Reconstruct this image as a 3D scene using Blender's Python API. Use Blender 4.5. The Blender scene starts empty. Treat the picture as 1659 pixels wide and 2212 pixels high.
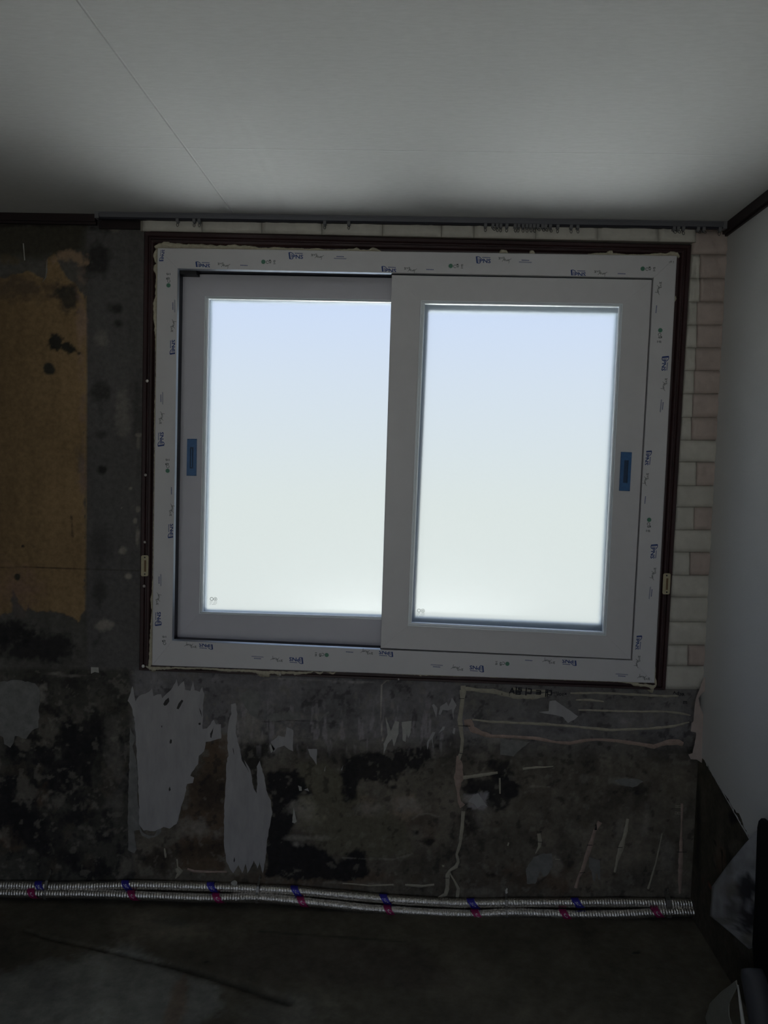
import bpy, bmesh, math, random
import numpy as np
from mathutils import Vector, Matrix
from mathutils.geometry import tessellate_polygon
random.seed(7)
SC = bpy.context.scene
COL = SC.collection

# ------------------------------------------------------------------ camera
IW, IH = 1659.0, 2212.0
FPX, YAW, PITCH, ROLL = 1692.518, 0.04093, -0.06153, -0.02884
CAM = Vector((0.02781, -2.58411, 1.51494))
def rot(yaw, pitch, roll):
    return Matrix.Rotation(yaw, 3, 'Z') @ Matrix.Rotation(pitch, 3, 'X') @ Matrix.Rotation(roll, 3, 'Y')
RM = rot(YAW, PITCH, ROLL)
cd = bpy.data.cameras.new('camera'); cam = bpy.data.objects.new('camera', cd); COL.objects.link(cam)
cd.sensor_fit = 'HORIZONTAL'; cd.sensor_width = 36.0; cd.lens = FPX / IW * 36.0
cd.clip_start = 0.05; cd.clip_end = 500
r, f, u = RM.col[0], RM.col[1], RM.col[2]
M = Matrix((r, u, -f)).transposed().to_4x4(); M.translation = CAM
cam.matrix_world = M
SC.camera = cam

# ------------------------------------------------------------------ view, world, sun
SC.view_settings.view_transform = 'Standard'; SC.view_settings.look = 'None'
SC.view_settings.exposure = 0.0; SC.view_settings.gamma = 1.0; SC.view_settings.use_curve_mapping = False
SC.cycles.use_denoising = True
SC.cycles.max_bounces = 12; SC.cycles.diffuse_bounces = 6; SC.cycles.transmission_bounces = 8; SC.cycles.glossy_bounces = 4
SC.cycles.sample_clamp_indirect = 14.0
SC.cycles.caustics_refractive = True; SC.cycles.caustics_reflective = False

world = bpy.data.worlds.new('sky'); SC.world = world; world.use_nodes = True
nt = world.node_tree; nt.nodes.clear()
wo = nt.nodes.new('ShaderNodeOutputWorld'); bg = nt.nodes.new('ShaderNodeBackground')
tc = nt.nodes.new('ShaderNodeTexCoord'); sx = nt.nodes.new('ShaderNodeSeparateXYZ'); mr = nt.nodes.new('ShaderNodeMapRange')
cr = nt.nodes.new('ShaderNodeValToRGB')
nt.links.new(tc.outputs['Generated'], sx.inputs[0]); nt.links.new(sx.outputs['Z'], mr.inputs['Value'])
mr.inputs['From Min'].default_value = -0.30; mr.inputs['From Max'].default_value = 0.30
nt.links.new(mr.outputs[0], cr.inputs[0]); nt.links.new(cr.outputs[0], bg.inputs[0]); nt.links.new(bg.outputs[0], wo.inputs[0])
e = cr.color_ramp.elements
e[0].position = 0.0; e[0].color = (0.725, 0.765, 0.745, 1)
e[1].position = 1.0; e[1].color = (0.57, 0.70, 0.95, 1)
m_ = e.new(0.42); m_.color = (0.725, 0.775, 0.750, 1)
m_ = e.new(0.68); m_.color = (0.675, 0.750, 0.845, 1)
m_ = e.new(0.88); m_.color = (0.61, 0.715, 0.945, 1)
bg.inputs['Strength'].default_value = 1.06

SUN_W = 51.0
sd = bpy.data.lights.new('sun', 'SUN'); sd.energy = SUN_W; sd.angle = math.radians(0.6); sd.color = (1.0, 0.985, 0.96)
sun = bpy.data.objects.new('sun', sd); COL.objects.link(sun)
sun.rotation_mode = 'QUATERNION'
sun.rotation_quaternion = Vector((0.05, 0.38, -0.92)).to_track_quat('-Z', 'Y')
sun.location = (0, 4, 12)

# ------------------------------------------------------------------ pixel <-> plane helpers (points on real planes of the room)
def ray(px, py):
    return RM @ Vector(((px - IW / 2) / FPX, 1.0, -(py - IH / 2) / FPX))
def at(px, py, Y=0.0):
    d = ray(px, py); return CAM + d * ((Y - CAM.y) / d.y)
def atx(px, py, X):
    d = ray(px, py); return CAM + d * ((X - CAM.x) / d.x)
def atz(px, py, Z):
    d = ray(px, py); return CAM + d * ((Z - CAM.z) / d.z)
RMn = np.array(RM); CAMn = np.array(CAM)
def project(P):
    d = (P - CAMn) @ RMn
    return IW / 2 + FPX * d[..., 0] / d[..., 1], IH / 2 - FPX * d[..., 2] / d[..., 1]
PX = 1 / 655.0      # metres per photo pixel on the window wall

# ------------------------------------------------------------------ object helpers
def setp(o, label=None, cat=None, group=None, kind=None):
    if label: o['label'] = label
    if cat: o['category'] = cat
    if group: o['group'] = group
    if kind: o['kind'] = kind
    return o
def mk(name, verts, faces, mat, parent=None, smooth=False, mats=None, fmat=None):
    me = bpy.data.meshes.new(name); me.from_pydata([tuple(v) for v in verts], [], faces)
    me.materials.append(mat)
    if mats:
        for m in mats: me.materials.append(m)
    if fmat: me.polygons.foreach_set('material_index', fmat)
    if smooth: me.polygons.foreach_set('use_smooth', [True] * len(me.polygons))
    me.update()
    o = bpy.data.objects.new(name, me); COL.objects.link(o)
    if parent: o.parent = parent
    return o
def fixn(o):
    bm = bmesh.new(); bm.from_mesh(o.data); bmesh.ops.recalc_face_normals(bm, faces=bm.faces); bm.to_mesh(o.data); bm.free(); return o
def empty(name, loc=(0, 0, 0)):
    o = bpy.data.objects.new(name, None); o.location = loc; o.empty_display_size = .1; COL.objects.link(o); return o
def adopt(o, p):            # parent while keeping world-space mesh coordinates
    o.parent = p; o.matrix_parent_inverse = Matrix.Translation(p.location).inverted(); return o
def box_vf(x0, x1, y0, y1, z0, z1):
    v = [(x, y, z) for x in (x0, x1) for y in (y0, y1) for z in (z0, z1)]
    fc = [(0, 1, 3, 2), (4, 6, 7, 5), (0, 4, 5, 1), (2, 3, 7, 6), (0, 2, 6, 4), (1, 5, 7, 3)]
    return v, fc
class MB:
    def __init__(s): s.v = []; s.f = []; s.m = []
    def add(s, v, f, m=0):
        n = len(s.v); s.v += [tuple(q) for q in v]; s.f += [tuple(i + n for i in q) for q in f]; s.m += [m] * len(f)
    def box(s, *a, m=0): s.add(*box_vf(*a), m=m)
    def build(s, name, mat, parent=None, smooth=False, mats=None, fix=True):
        o = mk(name, s.v, s.f, mat, None, smooth, mats, s.m if mats else None)
        if fix: fixn(o)
        if parent: adopt(o, parent)
        return o
def tube(mb, pts, rad, n=8, m=0, cap=True):
    pts = [Vector(p) for p in pts]; base = len(mb.v); vs = []; fs = []
    for i, p in enumerate(pts):
        d = (pts[min(i + 1, len(pts) - 1)] - pts[max(i - 1, 0)]).normalized()
        a = d.orthogonal().normalized() if i == 0 else (a - d * a.dot(d)).normalized()
        b = d.cross(a); rr = rad[i] if isinstance(rad, (list, tuple)) else rad
        for k in range(n):
            t = 2 * math.pi * k / n; vs.append(p + (a * math.cos(t) + b * math.sin(t)) * rr)
    for i in range(len(pts) - 1):
        for k in range(n):
            fs.append((i * n + k, i * n + (k + 1) % n, (i + 1) * n + (k + 1) % n, (i + 1) * n + k))
    if cap:
        fs.append(tuple(range(n))[::-1]); fs.append(tuple((len(pts) - 1) * n + k for k in range(n)))
    mb.add(vs, fs, m)

# ------------------------------------------------------------------ noise
def vnoise(x, y, seed=0):
    xi = np.floor(x).astype(np.int64); yi = np.floor(y).astype(np.int64); xf = x - xi; yf = y - yi
    def h(a, b):
        n = (a * 374761393 + b * 668265263 + seed * 1442695041) & 0xffffffff
        n = ((n ^ (n >> 13)) * 1274126177) & 0xffffffff
        return ((n ^ (n >> 16)) & 0xffff) / 65535.0
    s = xf * xf * (3 - 2 * xf); t = yf * yf * (3 - 2 * yf)
    return (h(xi, yi) * (1 - s) + h(xi + 1, yi) * s) * (1 - t) + (h(xi, yi + 1) * (1 - s) + h(xi + 1, yi + 1) * s) * t
def fbm(x, y, sc, seed=0, oc=4):
    v = 0; a = 0.5; tot = 0
    for i in range(oc):
        v = v + a * vnoise(x / sc + 17.3 * i, y / sc + 5.1 * i, seed + i); tot += a; a *= .55; sc /= 2.05
    return v / tot
def n1(x, seed=0):
    return float(fbm(np.array([x]), np.array([seed * 3.7]), 1.0, seed, 3)[0]) * 2 - 1

# ------------------------------------------------------------------ materials
def lin(c):
    return tuple(((x / 255) / 12.92 if x / 255 <= .04045 else ((x / 255 + .055) / 1.055) ** 2.4) for x in c)
def mat(name, col, rough=.6, metal=0, noise=0.0, nscale=40, bump=0.0, bscale=120, spec=.5, stretch=(1, 1, 1), attr=None, coat=0):
    m = bpy.data.materials.new(name); m.use_nodes = True; t = m.node_tree; L = t.links.new
    b = t.nodes['Principled BSDF']; b.inputs['Roughness'].default_value = rough; b.inputs['Metallic'].default_value = metal
    b.inputs['Specular IOR Level'].default_value = spec; b.inputs['Base Color'].default_value = (*col, 1)
    if coat: b.inputs['Coat Weight'].default_value = coat
    tcn = t.nodes.new('ShaderNodeTexCoord'); mp = t.nodes.new('ShaderNodeMapping'); mp.inputs['Scale'].default_value = stretch
    L(tcn.outputs['Object'], mp.inputs[0])
    src = None
    if attr:
        a = t.nodes.new('ShaderNodeAttribute'); a.attribute_name = attr; src = a.outputs['Color']
    if noise:
        n = t.nodes.new('ShaderNodeTexNoise'); n.inputs['Scale'].default_value = nscale; n.inputs['Detail'].default_value = 7
        n.inputs['Roughness'].default_value = .65
        L(mp.outputs[0], n.inputs[0])
        r_ = t.nodes.new('ShaderNodeMapRange'); r_.inputs['From Min'].default_value = .3; r_.inputs['From Max'].default_value = .7
        r_.inputs['To Min'].default_value = 1 - noise; r_.inputs['To Max'].default_value = 1 + noise
        L(n.outputs['Fac'], r_.inputs[0])
        mx = t.nodes.new('ShaderNodeVectorMath'); mx.operation = 'SCALE'
        if src: L(src, mx.inputs[0])
        else: mx.inputs[0].default_value = col
        L(r_.outputs[0], mx.inputs['Scale']); L(mx.outputs[0], b.inputs['Base Color'])
    elif src: L(src, b.inputs['Base Color'])
    if bump:
        n2 = t.nodes.new('ShaderNodeTexNoise'); n2.inputs['Scale'].default_value = bscale; n2.inputs['Detail'].default_value = 6
        L(mp.outputs[0], n2.inputs[0])
        bp = t.nodes.new('ShaderNodeBump'); bp.inputs['Strength'].default_value = 1.0; bp.inputs['Distance'].default_value = bump
        L(n2.outputs['Fac'], bp.inputs['Height']); L(bp.outputs[0], b.inputs['Normal'])
    return m
MT = {}
MT['wall'] = mat('stained_concrete', (.2, .2, .2), .85, noise=.22, nscale=55, bump=.0012, bscale=90, spec=.25, attr='stain')
MT['floor'] = mat('bare_screed', (.1, .095, .08), .8, noise=.25, nscale=30, bump=.001, bscale=60, spec=.25, attr='stain')
MT['sidewall'] = mat('side_concrete', (.1, .095, .08), .85, noise=.25, nscale=45, bump=.0015, bscale=60, spec=.2, attr='stain')
MT['plain'] = mat('old_plaster', (.10, .095, .085), .9, noise=.1)
MT['pvc'] = mat('white_pvc', (.60, .59, .605), .38, noise=.02, nscale=20, spec=.5)
MT['pvc2'] = mat('white_pvc_sash', (.55, .545, .60), .42, noise=.02, nscale=20, spec=.45)
MT['bead'] = mat('glazing_bead_pvc', (.80, .84, .88), .22, spec=.7)
MT['navy'] = mat('dark_navy_band', (.012, .014, .028), .5)
MT['black'] = mat('black_rubber', (.008, .008, .01), .5)
MT['blue'] = mat('blue_protective_film', (.035, .125, .30), .35, noise=.12, nscale=90, spec=.5)
MT['bluedark'] = mat('blue_film_shaded', (.012, .045, .11), .4, spec=.5)  # darker copy of the film blue, recess shade put into the colour
MT['maroon'] = mat('maroon_varnished_wood', (.034, .014, .015), .42, noise=.35, nscale=25, bump=.0006, bscale=60, stretch=(1, 1, .12), spec=.4)
MT['maroonh'] = mat('maroon_varnished_rail', (.034, .015, .016), .42, noise=.35, nscale=25, bump=.0006, bscale=60, stretch=(.12, 1, 1), spec=.4)
MT['darktrim'] = mat('dark_cornice_wood', (.012, .004, .005), .5, noise=.3, nscale=20)
MT['foam'] = mat('yellowed_pu_foam', (.46, .42, .32), .9, noise=.15, nscale=120, bump=.002, bscale=140)
MT['cream'] = mat('cream_metal_plate', (.42, .37, .24), .5, noise=.1, nscale=60)
MT['brownslot'] = mat('worn_brown_slot', (.16, .10, .05), .7)
MT['dome'] = mat('grey_screw_cap', (.40, .37, .35), .5)
MT['domew'] = mat('pale_screw_cap', (.75, .72, .68), .4)
MT['alu'] = mat('aged_aluminium_track', (.17, .17, .19), .45, metal=.55)
MT['aludark'] = mat('track_slot', (.012, .012, .022), .6)
MT['glider'] = mat('grey_plastic_glider', (.16, .16, .17), .5)
MT['ring'] = mat('dark_wire_ring', (.025, .025, .03), .4, metal=.4)
MT['brick'] = mat('white_foam_brick', (.52, .50, .45), .75, noise=.09, nscale=26, bump=.005, bscale=16, spec=.3)
MT['brickp'] = mat('pinkish_foam_brick', (.45, .375, .34), .75, noise=.09, nscale=26, bump=.004, bscale=22, spec=.3)
MT['brickjoint'] = mat('brick_joint_foam', (.26, .235, .20), .9)
MT['scrap'] = mat('grey_lining_paper', (.36, .345, .345), .8, noise=.12, nscale=30, bump=.0005, bscale=80, stretch=(1, 1, .3))
MT['scrap2'] = mat('pale_paper_scrap', (.40, .39, .36), .8, noise=.12, nscale=60)
MT['scrap3'] = mat('dim_stained_paper', (.19, .185, .175), .85, noise=.25, nscale=35)
MT['spot'] = mat('dark_mould_spot', (.045, .042, .04), .9, noise=.3, nscale=80)
MT['putty'] = mat('dried_adhesive', (.36, .33, .26), .8, noise=.2, nscale=45, bump=.001, bscale=90)
MT['puttyp'] = mat('pinkish_dried_adhesive', (.34, .25, .21), .8, noise=.25, nscale=45, bump=.001, bscale=90)
MT['ink'] = mat('black_transfer_ink', (.008, .008, .012), .8)
MT['iblue'] = mat('blue_print', (.015, .045, .19), .5)
MT['iblue2'] = mat('pale_blue_print', (.10, .17, .34), .5)
MT['igreen'] = mat('green_print', (.07, .21, .14), .5)
MT['igrey'] = mat('grey_print', (.09, .10, .10), .5)
MT['foil'] = mat('silver_foil_sleeve', (.62, .59, .55), .24, metal=.92, noise=.35, nscale=160, bump=.0015, bscale=260)
MT['pblue'] = mat('blue_foil_band', (.025, .02, .30), .4, metal=.3, noise=.3, nscale=160, bump=.001, bscale=200)
MT['pred'] = mat('magenta_foil_band', (.30, .012, .10), .4, metal=.3, noise=.3, nscale=160, bump=.001, bscale=200)
MT['pmark'] = mat('white_band_print', (.7, .7, .75), .5)
MT['clamp'] = mat('zinc_clip', (.22, .21, .19), .4, metal=.7)
MT['paper'] = mat('offwhite_wallpaper', (.60, .60, .595), .75, noise=.03, nscale=200, bump=.0004, bscale=300, spec=.3)
MT['peel'] = mat('peeled_sheet', (.4, .4, .4), .8, noise=.08, nscale=60, attr='stain', bump=.001, bscale=40)
MT['blacksheet'] = mat('matt_black_board', (.003, .003, .004), .7, spec=.2)
MT['roll'] = mat('slate_roll', (.04, .04, .046), .6, noise=.1, nscale=20)
MT['bounceslab'] = mat('pale_bounce_slab', (.72, .74, .73), .9, noise=.05, nscale=4)
MT['outer'] = mat('outer_sash_pvc', (.42, .50, .56), .5)

def ceiling_mat():
    m = mat('ceiling_paper', (.52, .525, .52), .85, noise=.05, nscale=130, spec=.2, stretch=(.25, 1, 1))
    t = m.node_tree; L = t.links.new; b = t.nodes['Principled BSDF']
    tcn = t.nodes.new('ShaderNodeTexCoord'); s = t.nodes.new('ShaderNodeSeparateXYZ'); L(tcn.outputs['Object'], s.inputs[0])
    def ridge(out, c, w):
        a = t.nodes.new('ShaderNodeMath'); a.operation = 'SUBTRACT'; L(out, a.inputs[0]); a.inputs[1].default_value = c
        a2 = t.nodes.new('ShaderNodeMath'); a2.operation = 'ABSOLUTE'; L(a.outputs[0], a2.inputs[0])
        a3 = t.nodes.new('ShaderNodeMapRange'); a3.interpolation_type = 'SMOOTHSTEP'; L(a2.outputs[0], a3.inputs[0])
        a3.inputs['From Min'].default_value = 0; a3.inputs['From Max'].default_value = w; a3.inputs['To Min'].default_value = 1; a3.inputs['To Max'].default_value = 0
        return a3.outputs[0]
    outs = [(ridge(s.outputs[0], -.585, .004), .8), (ridge(s.outputs[0], -.40, .02), .45), (ridge(s.outputs[0], .30, .018), .3),
            (ridge(s.outputs[0], .12, .02), .2), (ridge(s.outputs[1], -.565, .0035), .5)]
    n = t.nodes.new('ShaderNodeTexNoise'); n.inputs['Scale'].default_value = 26; n.inputs['Detail'].default_value = 6
    mp = t.nodes.new('ShaderNodeMapping'); mp.inputs['Scale'].default_value = (.5, 1.4, 1); L(tcn.outputs['Object'], mp.inputs[0]); L(mp.outputs[0], n.inputs[0])
    cur = None
    a = t.nodes.new('ShaderNodeMath'); a.operation = 'MULTIPLY'; L(n.outputs['Fac'], a.inputs[0]); a.inputs[1].default_value = .45; cur = a.outputs[0]
    for o_, w in outs:
        q = t.nodes.new('ShaderNodeMath'); q.operation = 'MULTIPLY_ADD'; L(o_, q.inputs[0]); q.inputs[1].default_value = w; L(cur, q.inputs[2]); cur = q.outputs[0]
    bp = t.nodes.new('ShaderNodeBump'); bp.inputs['Distance'].default_value = .002; bp.inputs['Strength'].default_value = 1
    L(cur, bp.inputs['Height']); L(bp.outputs[0], b.inputs['Normal'])
    return m
MT['ceiling'] = ceiling_mat()

def glass_mat():
    m = bpy.data.materials.new('frosted_glass'); m.use_nodes = True; t = m.node_tree; t.nodes.remove(t.nodes['Principled BSDF'])
    g = t.nodes.new('ShaderNodeBsdfRefraction'); g.inputs['Roughness'].default_value = .30; g.inputs['IOR'].default_value = 1.18
    g.distribution = 'GGX'; g.inputs['Color'].default_value = (.96, .975, .98, 1)
    t.links.new(g.outputs[0], t.nodes['Material Output'].inputs[0])
    return m
MT['glass'] = glass_mat()

# ------------------------------------------------------------------ room shell
XL, XR, YB, H = -2.7, 0.987, -4.3, 2.30
def floor_z(x): return 0.0102 + 0.027 * x
WIN = (-.865, .850, .800, 2.215)         # rough opening in the window wall

def grid_mesh(name, P, keep, mat_, col=None, smooth=True):
    ny, nx = P.shape[:2]
    idx = np.arange(ny * nx).reshape(ny, nx)
    q = np.stack([idx[:-1, :-1], idx[:-1, 1:], idx[1:, 1:], idx[1:, :-1]], -1).reshape(-1, 4)
    if keep is not None: q = q[keep[:-1, :-1].reshape(-1)]
    me = bpy.data.meshes.new(name)
    me.vertices.add(ny * nx); me.vertices.foreach_set('co', P.reshape(-1).astype(np.float32))
    me.loops.add(len(q) * 4); me.loops.foreach_set('vertex_index', q.reshape(-1).astype(np.int32))
    me.polygons.add(len(q)); me.polygons.foreach_set('loop_start', (np.arange(len(q)) * 4).astype(np.int32))
    me.update(calc_edges=True)
    if smooth: me.polygons.foreach_set('use_smooth', np.ones(len(q), bool))
    if col is not None:
        ca = me.color_attributes.new('stain', 'FLOAT_COLOR', 'POINT')
        ca.data.foreach_set('color', np.concatenate([col, np.ones(col.shape[:-1] + (1,))], -1).reshape(-1).astype(np.float32))
    me.materials.append(mat_); me.validate()
    o = bpy.data.objects.new(name, me); COL.objects.link(o); return o

# polygon distance in photo pixels: positive inside
def poly_sd(px, py, pts):
    d2 = np.full(px.shape, 1e12); ins = np.zeros(px.shape, bool); n = len(pts)
    for i in range(n):
        ax, ay = pts[i]; bx, by = pts[(i + 1) % n]; ex, ey = bx - ax, by - ay
        wx, wy = px - ax, py - ay; t = np.clip((wx * ex + wy * ey) / (ex * ex + ey * ey + 1e-9), 0, 1)
        d2 = np.minimum(d2, (wx - ex * t) ** 2 + (wy - ey * t) ** 2)
        c = ((ay > py) != (by > py)) & (px < (bx - ax) * (py - ay) / ((by - ay) if by != ay else 1e-9) + ax)
        ins ^= c
    d = np.sqrt(d2); return np.where(ins, d, -d)
K = 6.7                      # reflectance per unit of recorded radiance, one constant for the whole wall
def A(r_, g_, b_, k=1.0): return np.array(lin((r_, g_, b_))) * K * k
class Paint:
    def __init__(s, px, py, base):
        s.x, s.y = px, py; s.c = np.empty(px.shape + (3,)); s.c[:] = base
        s.jx = fbm(px, py, 30, 11, 5) - .5; s.jy = fbm(px, py, 30, 47, 5) - .5; s.fine = fbm(px, py, 9, 77, 3) - .5
    def mix(s, m, col):
        m = np.clip(m, 0, 1)[..., None]; s.c = s.c * (1 - m) + np.array(col) * m
    def poly(s, pts, col, edge=3, jag=14, a=1.0):
        xs = [p[0] for p in pts]; ys = [p[1] for p in pts]; mg = jag + edge + 20
        sub = (s.x > min(xs) - mg) & (s.x < max(xs) + mg) & (s.y > min(ys) - mg) & (s.y < max(ys) + mg)
        if not sub.any(): return
        m = np.zeros(s.x.shape)
        d = poly_sd(s.x[sub], s.y[sub], pts) + jag * (1.3 * s.jx[sub] + .9 * s.fine[sub])
        m[sub] = np.clip(d / edge + .5, 0, 1) * a; s.mix(m, col)
    def blob(s, x, y, rx, ry, col, soft=.5, jag=.6, a=1.0, ang=0):
        c, sn = math.cos(ang), math.sin(ang); dx = s.x - x; dy = s.y - y
        u = (dx * c + dy * sn) / rx; v = (-dx * sn + dy * c) / ry
        d = 1 - np.sqrt(u * u + v * v) + jag * 1.6 * (s.jx + .5 * s.fine)
        s.mix(np.clip(d / soft, 0, 1) * a, col)
    def line(s, pts, w, col, a=1.0, jag=1.5, soft=1.5):
        d2 = np.full(s.x.shape, 1e12)
        for (ax, ay), (bx, by) in zip(pts[:-1], pts[1:]):
            ex, ey = bx - ax, by - ay; wx, wy = s.x - ax, s.y - ay
            t = np.clip((wx * ex + wy * ey) / (ex * ex + ey * ey + 1e-9), 0, 1)
            d2 = np.minimum(d2, (wx - ex * t) ** 2 + (wy - ey * t) ** 2)
        s.mix(np.clip((w / 2 - np.sqrt(d2) + jag * 2 * s.fine) / soft + .5, 0, 1) * a, col)

def build_wall_front():
    xs = np.concatenate([np.linspace(XL, -1.42, 40), np.arange(-1.415, XR + .004, .0043)]); xs[-1] = XR
    zs = np.arange(-.06, H + .004, .0043); zs[-1] = H
    X, Z = np.meshgrid(xs, zs); P = np.stack([X, np.zeros_like(X), Z], -1)
    px, py = project(P)
    p = Paint(px, py, A(30, 30, 29))
    big = fbm(px, py, 120, 3, 5); mid = fbm(px, py, 42, 9, 5); streak = fbm(px * 2.5, py * .35, 60, 21, 4)
    p.c *= (0.72 + .56 * big)[..., None] * (0.8 + .4 * mid)[..., None]
    # band of grey cement left of the window
    p.poly([(188, 440), (320, 440), (320, 1500), (188, 1500)], A(33, 33, 34), 8, 4, .8)
    p.c *= (0.85 + .3 * streak)[..., None]
    for (x, y, rx, ry, a) in [(215, 560, 45, 50, .8), (250, 665, 22, 16, .8), (255, 700, 14, 12, .8), (215, 855, 25, 40, .6), (222, 1015, 14, 12, .9),
                              (218, 940, 16, 12, .5), (215, 1280, 20, 40, .5), (230, 480, 60, 28, .9), (215, 1175, 30, 60, .35), (298, 900, 12, 120, .3)]:
        p.blob(x, y, rx, ry, A(10, 10, 10), .6, .7, a)
    for (x, y, rx, ry, a) in [(265, 900, 18, 60, .3), (222, 735, 22, 28, .4), (265, 1190, 10, 9, .8), (279, 1245, 11, 9, .9), (232, 1350, 26, 15, .8), (298, 960, 6, 25, .5),
                              (297, 1160, 4, 20, .7), (262, 1097, 3, 4, .9), (292, 1125, 5, 6, .8), (298, 1100, 5, 8, .6), (282, 1055, 4, 4, .8), (300, 940, 9, 5, .6), (250, 490, 14, 16, .5), (275, 470, 18, 14, .4)]:
        p.blob(x, y, rx, ry, A(58, 56, 54), .5, .8, a)
    # tan board, upper left
    tan = A(52, 43, 30)
    tp = [(-400, 590), (20, 600), (60, 585), (96, 600), (100, 560), (118, 545), (140, 590), (186, 640), (188, 780), (187, 1000), (186, 1200), (184, 1318), (168, 1342), (140, 1328),
          (110, 1322), (72, 1322), (60, 1300), (56, 1318), (40, 1300), (27, 1270), (26, 1325), (-400, 1330)]
    d = poly_sd(px, py, tp) + 10 * (1.3 * p.jx + .8 * p.fine) * (px < 184); tanm = np.clip(d / 3 + .5, 0, 1)
    tc_ = tan[None, None, :] * (0.72 + .4 * big)[..., None] * (0.85 + .3 * streak)[..., None]
    tc_ = tc_ * (0.9 + .35 * np.clip(px / 188, 0, 1))[..., None]  # tan brightens to the right, uneven lighting put into the colour
    p.c = p.c * (1 - tanm[..., None]) + tc_ * tanm[..., None]
    p.blob(60, 625, 130, 34, A(30, 26, 22), .7, .8, .75); p.blob(150, 650, 36, 44, A(18, 18, 17), .5, .9, .9)
    p.blob(175, 700, 14, 120, A(62, 52, 48), .7, 1.1, .5)
    p.blob(120, 740, 18, 20, A(13, 13, 12), .3, .9, 1); p.blob(150, 752, 30, 14, A(15, 15, 13), .3, 1.1, 1, .2); p.blob(107, 795, 16, 15, A(17, 17, 15), .25, .5, 1)
    p.blob(175, 990, 14, 50, A(34, 32, 30), .6, 1, .6); p.blob(180, 1010, 10, 180, A(50, 42, 42), .8, 1.2, .5)
    p.blob(40, 1270, 60, 60, A(50, 38, 38), 1, .9, .4); p.blob(50, 1180, 4, 4, A(14, 12, 12), .4, .3, 1)
    p.line([(0, 1225), (100, 1226), (184, 1230), (300, 1234)], 1.6, A(16, 13, 10), .9, .5)
    p.line([(62, 1170), (75, 1183)], 1.6, A(18, 16, 14)); p.line([(155, 1115), (158, 1160)], 4, A(26, 22, 18), .7, 4); p.line([(84, 1105), (85, 1140)], 1, A(30, 24, 18), .6)
    p.blob(38, 1247, 7, 9, A(16, 16, 13), .3, .6, 1)
    # scratched zone above the tan board
    p.poly([(-400, 480), (185, 480), (180, 540), (90, 560), (-400, 560)], A(19, 18, 14), 20, 18, .85)
    p.blob(155, 555, 45, 16, A(62, 52, 42), .5, 1.3, .8); p.blob(20, 560, 60, 14, A(36, 32, 24), .8, 1.3, .6)
    p.poly([(-400, 468), (185, 472), (188, 482), (-400, 480)], A(46, 36, 24), 4, 8, .7)
    p.poly([(-400, 482), (60, 480), (185, 488), (-400, 492)], A(9, 8, 7), 4, 8, .8)
    # lower wall
    low = np.clip((py - 1440) / 10, 0, 1)
    bl = (px < 285); lm = low * np.clip((285 - px) / 8, 0, 1)
    p.mix(lm * .8, A(25, 25, 23)); p.c *= (1 - .25 * lm + .5 * lm * (mid - .25))[..., None]
    p.mix(low * np.clip((px - 285) / 8, 0, 1) * np.clip((1640 - py) / 60, 0, 1) * .85, A(46, 46, 48))
    br_ = low * np.clip((py - 1590) / 80, 0, 1) * np.clip((px - 285) / 8, 0, 1); p.mix(br_ * .85, A(40, 38, 34))
    p.c *= (1 + low * .9 * (mid - .5))[..., None] * (1 + low * .5 * (big - .5))[..., None]
    p.mix(np.clip((px - 1000) / 8, 0, 1) * low * np.clip((1540 - py) / 60 + .6, 0, 1) * .5, A(40, 40, 39))
    mould = A(9, 9, 10)
    for (x, y, rx, ry, a) in [(70, 1400, 130, 40, .85), (20, 1370, 60, 30, .9), (150, 1475, 90, 22, .6), (150, 1600, 40, 40, .8), (120, 1540, 40, 26, .7), (30, 1625, 50, 20, .9), (20, 1700, 28, 45, .95),
                              (75, 1690, 60, 70, .7), (185, 1680, 12, 40, .8), (170, 1740, 30, 50, .7), (110, 1800, 90, 60, .5), (150, 1570, 22, 50, .9), (205, 1555, 16, 30, .7), (60, 1780, 60, 40, .6),
                              (415, 1835, 18, 20, 1), (470, 1820, 20, 45, .95), (345, 1860, 40, 30, .6), (450, 1740, 35, 70, .55), (440, 1680, 40, 60, .4),  (980, 1600, 20, 20, .3), (1085, 1665, 40, 30, .9), (1060, 1650, 22, 30, .9), (1100, 1710, 30, 20, .9), (1040, 1710, 40, 30, .6),
                              (1030, 1740, 40, 30, .5), (1020, 1790, 26, 40, .5), (900, 1800, 14, 9, .9), (920, 1815, 24, 8, .8), (790, 1730, 10, 10, .8), (850, 1700, 16, 10, .9), (1360, 1700, 60, 20, .5),
                              (650, 1440 + 180, 40, 16, .6), (720, 1625, 60, 14, .5), (1065, 1890, 9, 8, .9), (560, 1620, 10, 18, .8), (585, 1570 + 60, 14, 14, .6), (1330, 1530 + 200, 80, 40, .35), (1000, 1790, 60, 60, .3)]:
        p.blob(x, y, rx, ry, mould, .6, 1.0, a)
    rust = A(36, 27, 20)
    for (x, y, rx, ry, a) in [(460, 1640, 28, 50, .8), (440, 1720, 30, 60, .5), (400, 1830, 40, 24, .5), (300, 1755, 14, 18, .7), (90, 1720, 24, 40, .6), (20, 1820, 40, 20, .6), (720, 1740, 120, 30, .4), (900, 1780, 80, 60, .3), (1150, 1900, 150, 40, .5), (700, 1900, 200, 24, .5)]:
        p.blob(x, y, rx, ry, rust, .8, 1, a)
    # broad mould bloom and bleached clouds below the window
    c1 = fbm(px, py, 70, 101, 6); c2 = fbm(px, py * .8, 38, 131, 6); c3 = fbm(px, py, 55, 151, 6)
    zone = low * np.clip((py - 1480) / 120, 0, 1)
    side = np.where(px < 285, 1.0, .35); zone = zone * side
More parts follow.
